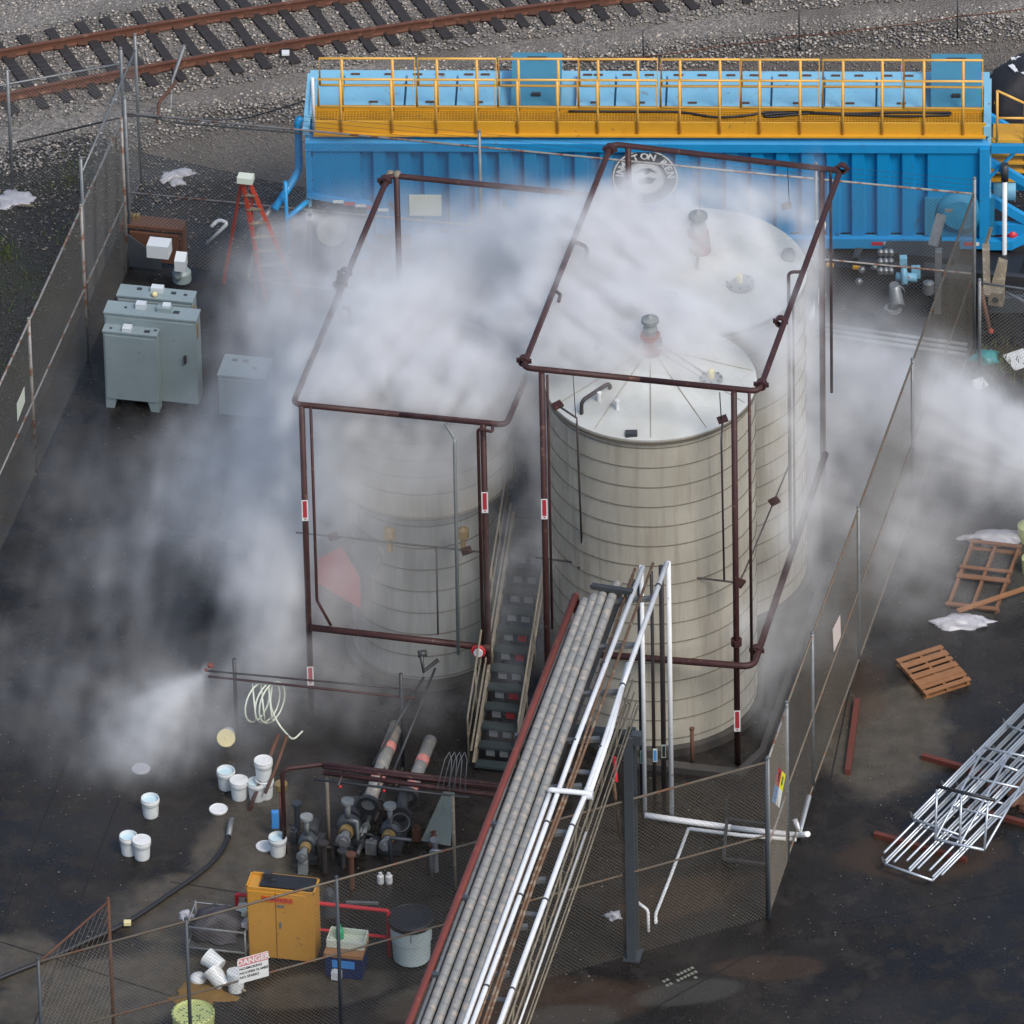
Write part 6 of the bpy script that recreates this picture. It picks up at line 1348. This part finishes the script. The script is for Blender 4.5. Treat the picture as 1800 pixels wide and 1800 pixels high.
#      px    py   z    ru   rv   rz   amp
for a in ((700, 600, 6.2, 1.5, 1.7, 0.8, 2.2), (640, 690, 6.3, 1, 1.1, 0.6, 2.75), (790, 680, 6.4, 1.2, 1.1, 0.6, 2.75), (720, 760, 6.1, 1.7, 0.5, 0.6, 2.75), (690, 800, 5.8, 1.5, 0.4, 0.6, 1.43), (600, 800, 5.6, 0.6, 0.5, 0.9, 1.21), (830, 800, 5.6, 0.4, 0.5, 0.8, 0.66), (600, 790, 4.6, 0.6, 0.8, 1.5, 1.6), (720, 760, 5.4, 1.4, 0.8, 0.7, 0.94),
          (700, 860, 5.3, 1.4, 0.5, 0.9, 0.9), (610, 900, 4.4, 0.7, 0.5, 1.2, 1.3), (860, 520, 4.8, 1.3, 1.4, 1.2, 1.5), (760, 470, 3.6, 1.4, 1.2, 1.2, 0.8), (930, 450, 5.5, 1, 1.1, 0.9, 0.99),
          (1010, 450, 7.2, 0.9, 0.9, 0.7, 1.98), (1090, 370, 7.1, 1, 0.6, 0.35, 1.76), (1030, 400, 7, 1, 0.6, 0.5, 1.32), (1230, 322, 6.8, 1.3, 0.5, 0.28, 0.88), (1330, 352, 6.8, 0.9, 0.5, 0.28, 1.1), (1170, 400, 7.2, 1.2, 0.8, 0.35, 1.21), (1270, 470, 6.7, 1.3, 1.1, 0.3, 0.7), (1090, 450, 7.3, 1, 1, 0.45, 1.76),
          (1000, 560, 7, 1, 0.8, 0.7, 2.09), (1080, 565, 7.2, 1.3, 0.6, 0.45, 2.31), (1200, 560, 7.2, 1.2, 0.5, 0.4, 1.76), (1120, 500, 7.2, 1.2, 0.8, 0.35, 1.54), (960, 640, 6, 0.5, 0.8, 1.2, 0.83),
          (1020, 640, 7.2, 0.8, 0.5, 0.35, 1.76), (1250, 590, 6.7, 0.9, 0.5, 0.5, 0.94), (1180, 640, 7, 1.2, 0.7, 0.3, 0.5), (1350, 640, 5.8, 0.5, 0.6, 0.8, 0.83), (1420, 520, 5.5, 0.25, 0.8, 2, 0.8), (1375, 590, 6.9, .5, .6, .8, 1.5), (1395, 720, 5.6, .4, .6, 1.2, 1.5), (1400, 860, 4.2, .4, .6, 1.2, 2.0), (1340, 500, 7.2, .8, .7, .3, .9), (1180, 620, 7.2, 1.0, .5, .3, 1.0),
          (960, 780, 5, 0.35, 0.7, 1.4, 1.2), (950, 950, 3.8, 0.35, 0.8, 2, 0.5),
          (600, 1000, 3.4, 1, 0.6, 1.6, 1.1), (570, 1080, 2, 0.8, 0.8, 1.6, 0.65), (740, 1040, 3.4, 1.4, 0.6, 1.8, 0.75), (690, 1180, 1.8, 1.8, 0.8, 1.2, 0.55),
          (490, 620, 2, .9, 1.6, 1.8, 0.38), (500, 820, 3, 0.7, 1.6, 1.8, 0.85), (440, 980, 2.4, 0.9, 1.5, 1.8, 0.65), (380, 860, 2, 1.4, 1.6, 1.6, 0.36), (300, 1080, 1.5, 1.7, 1.8, 1.4, 0.24), (230, 900, 1.2, 1.6, 2, 1.2, 0.1),
          (480, 1120, 1.8, 0.8, 1.2, 1.6, 0.55), (330, 1240, 1, 1.2, 1, 0.9, 0.42), (120, 1150, 1, 1.7, 2.4, 1, 0.1), (160, 1300, 0.8, 1.6, 1.2, 0.8, 0.18), (120, 760, 1.5, 1.2, 2.5, 1.2, 0.06), (600, 440, 1.5, 1.4, 0.9, 1.1, 0.22),
          (590, 1280, 0.6, 1.3, 0.6, 0.5, 0.35), (520, 1380, 0.6, 1.6, 0.9, 0.6, 0.15), (640, 470, 2.4, 1.1, 1.2, 1.4, 0.4), (370, 560, 1.2, 1, 1.2, 1, .09), (490, 500, 1.6, .7, 1.0, 1.0, .7), (510, 720, 3.0, .5, 1.3, 1.8, .9), (490, 960, 2.6, .5, 1.1, 1.6, .8), (400, 800, 1.6, .9, 1.2, 1.2, .35), (590, 440, 1.6, .9, .5, .6, .5), (430, 500, 1.4, .6, .8, .8, .2), (1090, 600, 7.3, 1.2, .4, .35, 2.2), (985, 600, 7.0, .5, .5, .6, 2.0),
          (1440, 740, 2.6, 0.6, 1.8, 2, 0.6), (1560, 760, 1.6, 1.4, 1.6, 1.3, 0.6), (1640, 700, 1.5, 1.3, 1, 1, 0.6), (1500, 620, 1.8, 1, 0.9, 1, 0.5), (1540, 930, 1.3, 1.6, 1.6, 1.1, 0.4), (1700, 900, 1, 1.8, 1.4, 0.9, 0.32), (1760, 780, 1.5, 1.2, 0.8, 0.7, 1.1), (1660, 740, 1.6, 1.6, 0.9, 0.8, 0.7),
          (1390, 940, 2.4, 0.4, 1.2, 1.8, 0.6), (1340, 1150, 1.6, 0.45, 0.7, 1.4, 0.7), (1345, 1230, 0.8, 0.45, 0.5, 0.8, 0.7), (1420, 1080, 1, 0.7, 1.2, 1, 0.35), (1600, 1100, 0.8, 1.6, 1.4, 0.8, 0.12), (1350, 780, 4.2, 0.3, 0.6, 2, 0.7)):
    cloud(*a)
vL = float(G(515, 710, zLf)@V3)
def on_v(px, py, dv):
    lo, hi = -2., 9.
    for _ in range(30):
        z = (lo+hi)/2
        if G(px, py, z)@V3 > vL+dv: lo = z
        else: hi = z
    return z
for px, py, ru, rz, am in ((600, 860, .8, .8, 2.6), (700, 800, 1.1, .8, 4.0), (700, 880, 1.0, .7, 1.4), (800, 830, .6, .6, 1.0), (620, 960, .9, .8, 1.5), (740, 960, .9, .7, .9), (590, 1060, .7, .8, 1.6), (700, 1080, .9, .7, .9), (790, 1060, .6, .6, .6), (620, 1170, .9, .6, 1.2), (730, 1190, .8, .5, .8)):
    cloud(px, py, on_v(px, py, .30), ru, .42, rz, am*.62, .5, soft=1.)
jet(G(363, 1180, 1.5), G(200, 1360, .2), .04, .75, 4.5); jet(G(363, 1180, 1.5), G(300, 1360, .2), .04, .5, 2.5); jet(G(363, 1180, 1.5), G(200, 1290, .5), .04, .7, 3.5); jet(G(363, 1180, 1.5), G(355, 1175, 1.55), .06, .12, 8.)
jet(G(363, 1178, 1.5), G(300, 1200, 1.2), .03, .35, 1.2)
jet(G(545, 381, 1.6), G(480, 440, 1.0), .06, .8, 6.); jet(G(545, 381, 1.6), G(640, 430, 1.0), .06, .8, 6.); jet(G(545, 381, 1.6), G(545, 372, 1.65), .07, .16, 14.)
jet(G(1900, 870, 1.6), G(1440, 640, 1.6), .4, 1.3, 1.9, core=.85); jet(G(1880, 780, 2.0), G(1560, 640, 1.8), .25, .8, 1.1, core=.85)
jet(G(1420, 600, 3.0), G(1640, 700, 1.0), .2, 1.2, .8); jet(G(1350, 430, 7.0), G(1250, 330, 7.0), .15, .7, 1.6); jet(G(960, 760, 6.), G(930, 700, 6.0), .1, .5, 1.2)
jet(G(1130, 300, 7.4), G(1040, 420, 6.6), .1, 1.0, 2.2); jet(G(1000, 520, 7.3), G(1120, 470, 6.8), .1, .9, 2.4); jet(G(930, 640, 7.0), G(1060, 600, 6.8), .1, .9, 2.4); jet(G(560, 640, 6.2), G(680, 600, 5.8), .1, .9, 2.4); jet(G(620, 520, 6.2), G(720, 540, 5.6), .1, .9, 2.0)
for (x0, y0, z0, x1, y1, z1, r, am) in ((966, 748, 5.6, 990, 800, 5.2, .35, 2.2), (1314, 764, 5.6, 1280, 800, 5.3, .25, 2.2), (1312, 1066, 2.9, 1285, 1130, 2.0, .4, 1.6), (1303, 1040, 3.0, 1310, 1150, 1.6, .3, 1.0), (1440, 400, 7.3, 1340, 345, 7.0, .35, 1.3), (1440, 400, 7.3, 1420, 470, 6.6, .35, .9),
                                        (1376, 612, 5.6, 1310, 600, 5.9, .4, 1.8), (1380, 900, 3.4, 1345, 930, 3.0, .45, 1.8), (835, 835, 5.0, 800, 850, 4.9, .3, 1.6), (550, 785, 5.0, 600, 810, 4.9, .35, 1.6), (555, 1030, 2.9, 600, 1040, 2.8, .4, 1.6), (840, 1058, 2.6, 810, 1090, 2.3, .3, 1.3), (665, 430, 2.4, 720, 450, 2.2, .4, 1.2), (820, 985, 3.2, 830, 1050, 2.6, .3, 1.)):
    jet(G(x0, y0, z0), G(x1, y1, z1), .04, r, am)
# no mist inside the tank shells
for b_, r_, h_ in ((b1, 1.74, h1), (b2, 1.93, h2), (B3, 1.24, h3)):
    ins = ((gx-b_[0])**2+(gy-b_[1])**2 < r_*r_) & (gz < h_); den[np.broadcast_to(ins, den.shape)] = 0
# the spray is thrown inwards from the frames: clear air in front of them
Uc = gx*Ux+gy*Uy; Vc = gx*Vx+gy*Vy
for Pa, Pb in ((G(515, 710, zLf), G(890, 747, zLf)), (G(919, 646, zR), G(1334, 688, zR))):
    ua, ub, vf = Pa@U3, Pb@U3, (Pa@V3+Pb@V3)/2
    inside = np.clip((Uc-ua+.1)/.3, 0, 1)*np.clip((ub+.1-Uc)/.3, 0, 1)
    clear = np.clip((Vc-vf+.02)/.12, 0, 1)
    keep = np.where(Vc < vf-2.2, 1, clear); keep = np.where((gz < 1.6), np.maximum(keep, .5), keep)
    den *= (1-inside*(1-keep)).astype(np.float32)
# fade to nothing at the sides of the grid
for ax, g, lo_, hi_ in ((0, gx, LO[0], HI[0]), (1, gy, LO[1], HI[1])):
    den *= np.clip((g-lo_)/1.2, 0, 1)*np.clip((hi_-g)/1.2, 0, 1)
den *= np.clip((HI[2]-gz)/.8, 0, 1)
den = np.maximum(den-.02, 0); den[den < .01] = 0
mm = bpy.data.materials.new('water_mist'); mm.use_nodes = True; nt = mm.node_tree; nt.nodes.clear()
o_ = nt.nodes.new('ShaderNodeOutputMaterial'); pv = nt.nodes.new('ShaderNodeVolumePrincipled')
pv.inputs['Color'].default_value = (.985, .99, .995, 1); pv.inputs['Density'].default_value = 1.0; pv.inputs['Anisotropy'].default_value = .0
pv.inputs['Density Attribute'].default_value = 'density'; nt.links.new(pv.outputs[0], o_.inputs['Volume'])
me = bpy.data.meshes.new('water_mist'); me.vertices.add(NX*NY*NZ)
at = me.attributes.new('mist_density', 'FLOAT', 'POINT'); at.data.foreach_set('value', den.ravel())
me.materials.append(mm); mo = bpy.data.objects.new('water_mist', me); COL.objects.link(mo)
ng = bpy.data.node_groups.new('mist_grid', 'GeometryNodeTree')
ng.interface.new_socket('Geometry', in_out='INPUT', socket_type='NodeSocketGeometry'); ng.interface.new_socket('Geometry', in_out='OUTPUT', socket_type='NodeSocketGeometry')
N_ = ng.nodes.new; L_ = ng.links.new
gi = N_('NodeGroupInput'); go = N_('NodeGroupOutput'); vc = N_('GeometryNodeVolumeCube')
vc.inputs['Min'].default_value = tuple(LO); vc.inputs['Max'].default_value = tuple(HI)
for k_, v_ in (('X', NX), ('Y', NY), ('Z', NZ)): vc.inputs['Resolution '+k_].default_value = v_
ps_ = N_('GeometryNodeInputPosition')
def vm(op, a, b=None):
    n = N_('ShaderNodeVectorMath'); n.operation = op; L_(a, n.inputs[0])
    if b is not None: n.inputs[1].default_value = tuple(float(x) for x in b)
    return n.outputs[0]
ix = vm('FLOOR', vm('ADD', vm('MULTIPLY', vm('SUBTRACT', ps_.outputs[0], LO), (np.array([NX, NY, NZ])-1)/(HI-LO)), (.5, .5, .5)))
sx_ = N_('ShaderNodeSeparateXYZ'); L_(ix, sx_.inputs[0])
def ma(a, f, b):
    n = N_('ShaderNodeMath'); n.operation = 'MULTIPLY_ADD'; L_(a, n.inputs[0]); n.inputs[1].default_value = f; L_(b, n.inputs[2]); return n.outputs[0]
ii = ma(ma(sx_.outputs[0], NY, sx_.outputs[1]), NZ, sx_.outputs[2])
na = N_('GeometryNodeInputNamedAttribute'); na.data_type = 'FLOAT'; na.inputs['Name'].default_value = 'mist_density'
si = N_('GeometryNodeSampleIndex'); si.data_type = 'FLOAT'; si.domain = 'POINT'; si.clamp = True
L_(gi.outputs[0], si.inputs['Geometry']); L_(na.outputs[0], si.inputs['Value']); L_(ii, si.inputs['Index']); L_(si.outputs[0], vc.inputs['Density'])
sm_ = N_('GeometryNodeSetMaterial'); sm_.inputs['Material'].default_value = mm; L_(vc.outputs[0], sm_.inputs[0]); L_(sm_.outputs[0], go.inputs[0])
mo.modifiers.new('mist_grid', 'NODES').node_group = ng
tag(mo, 'white water spray drifting round the tanks and across the yard', 'water mist', kind='stuff')
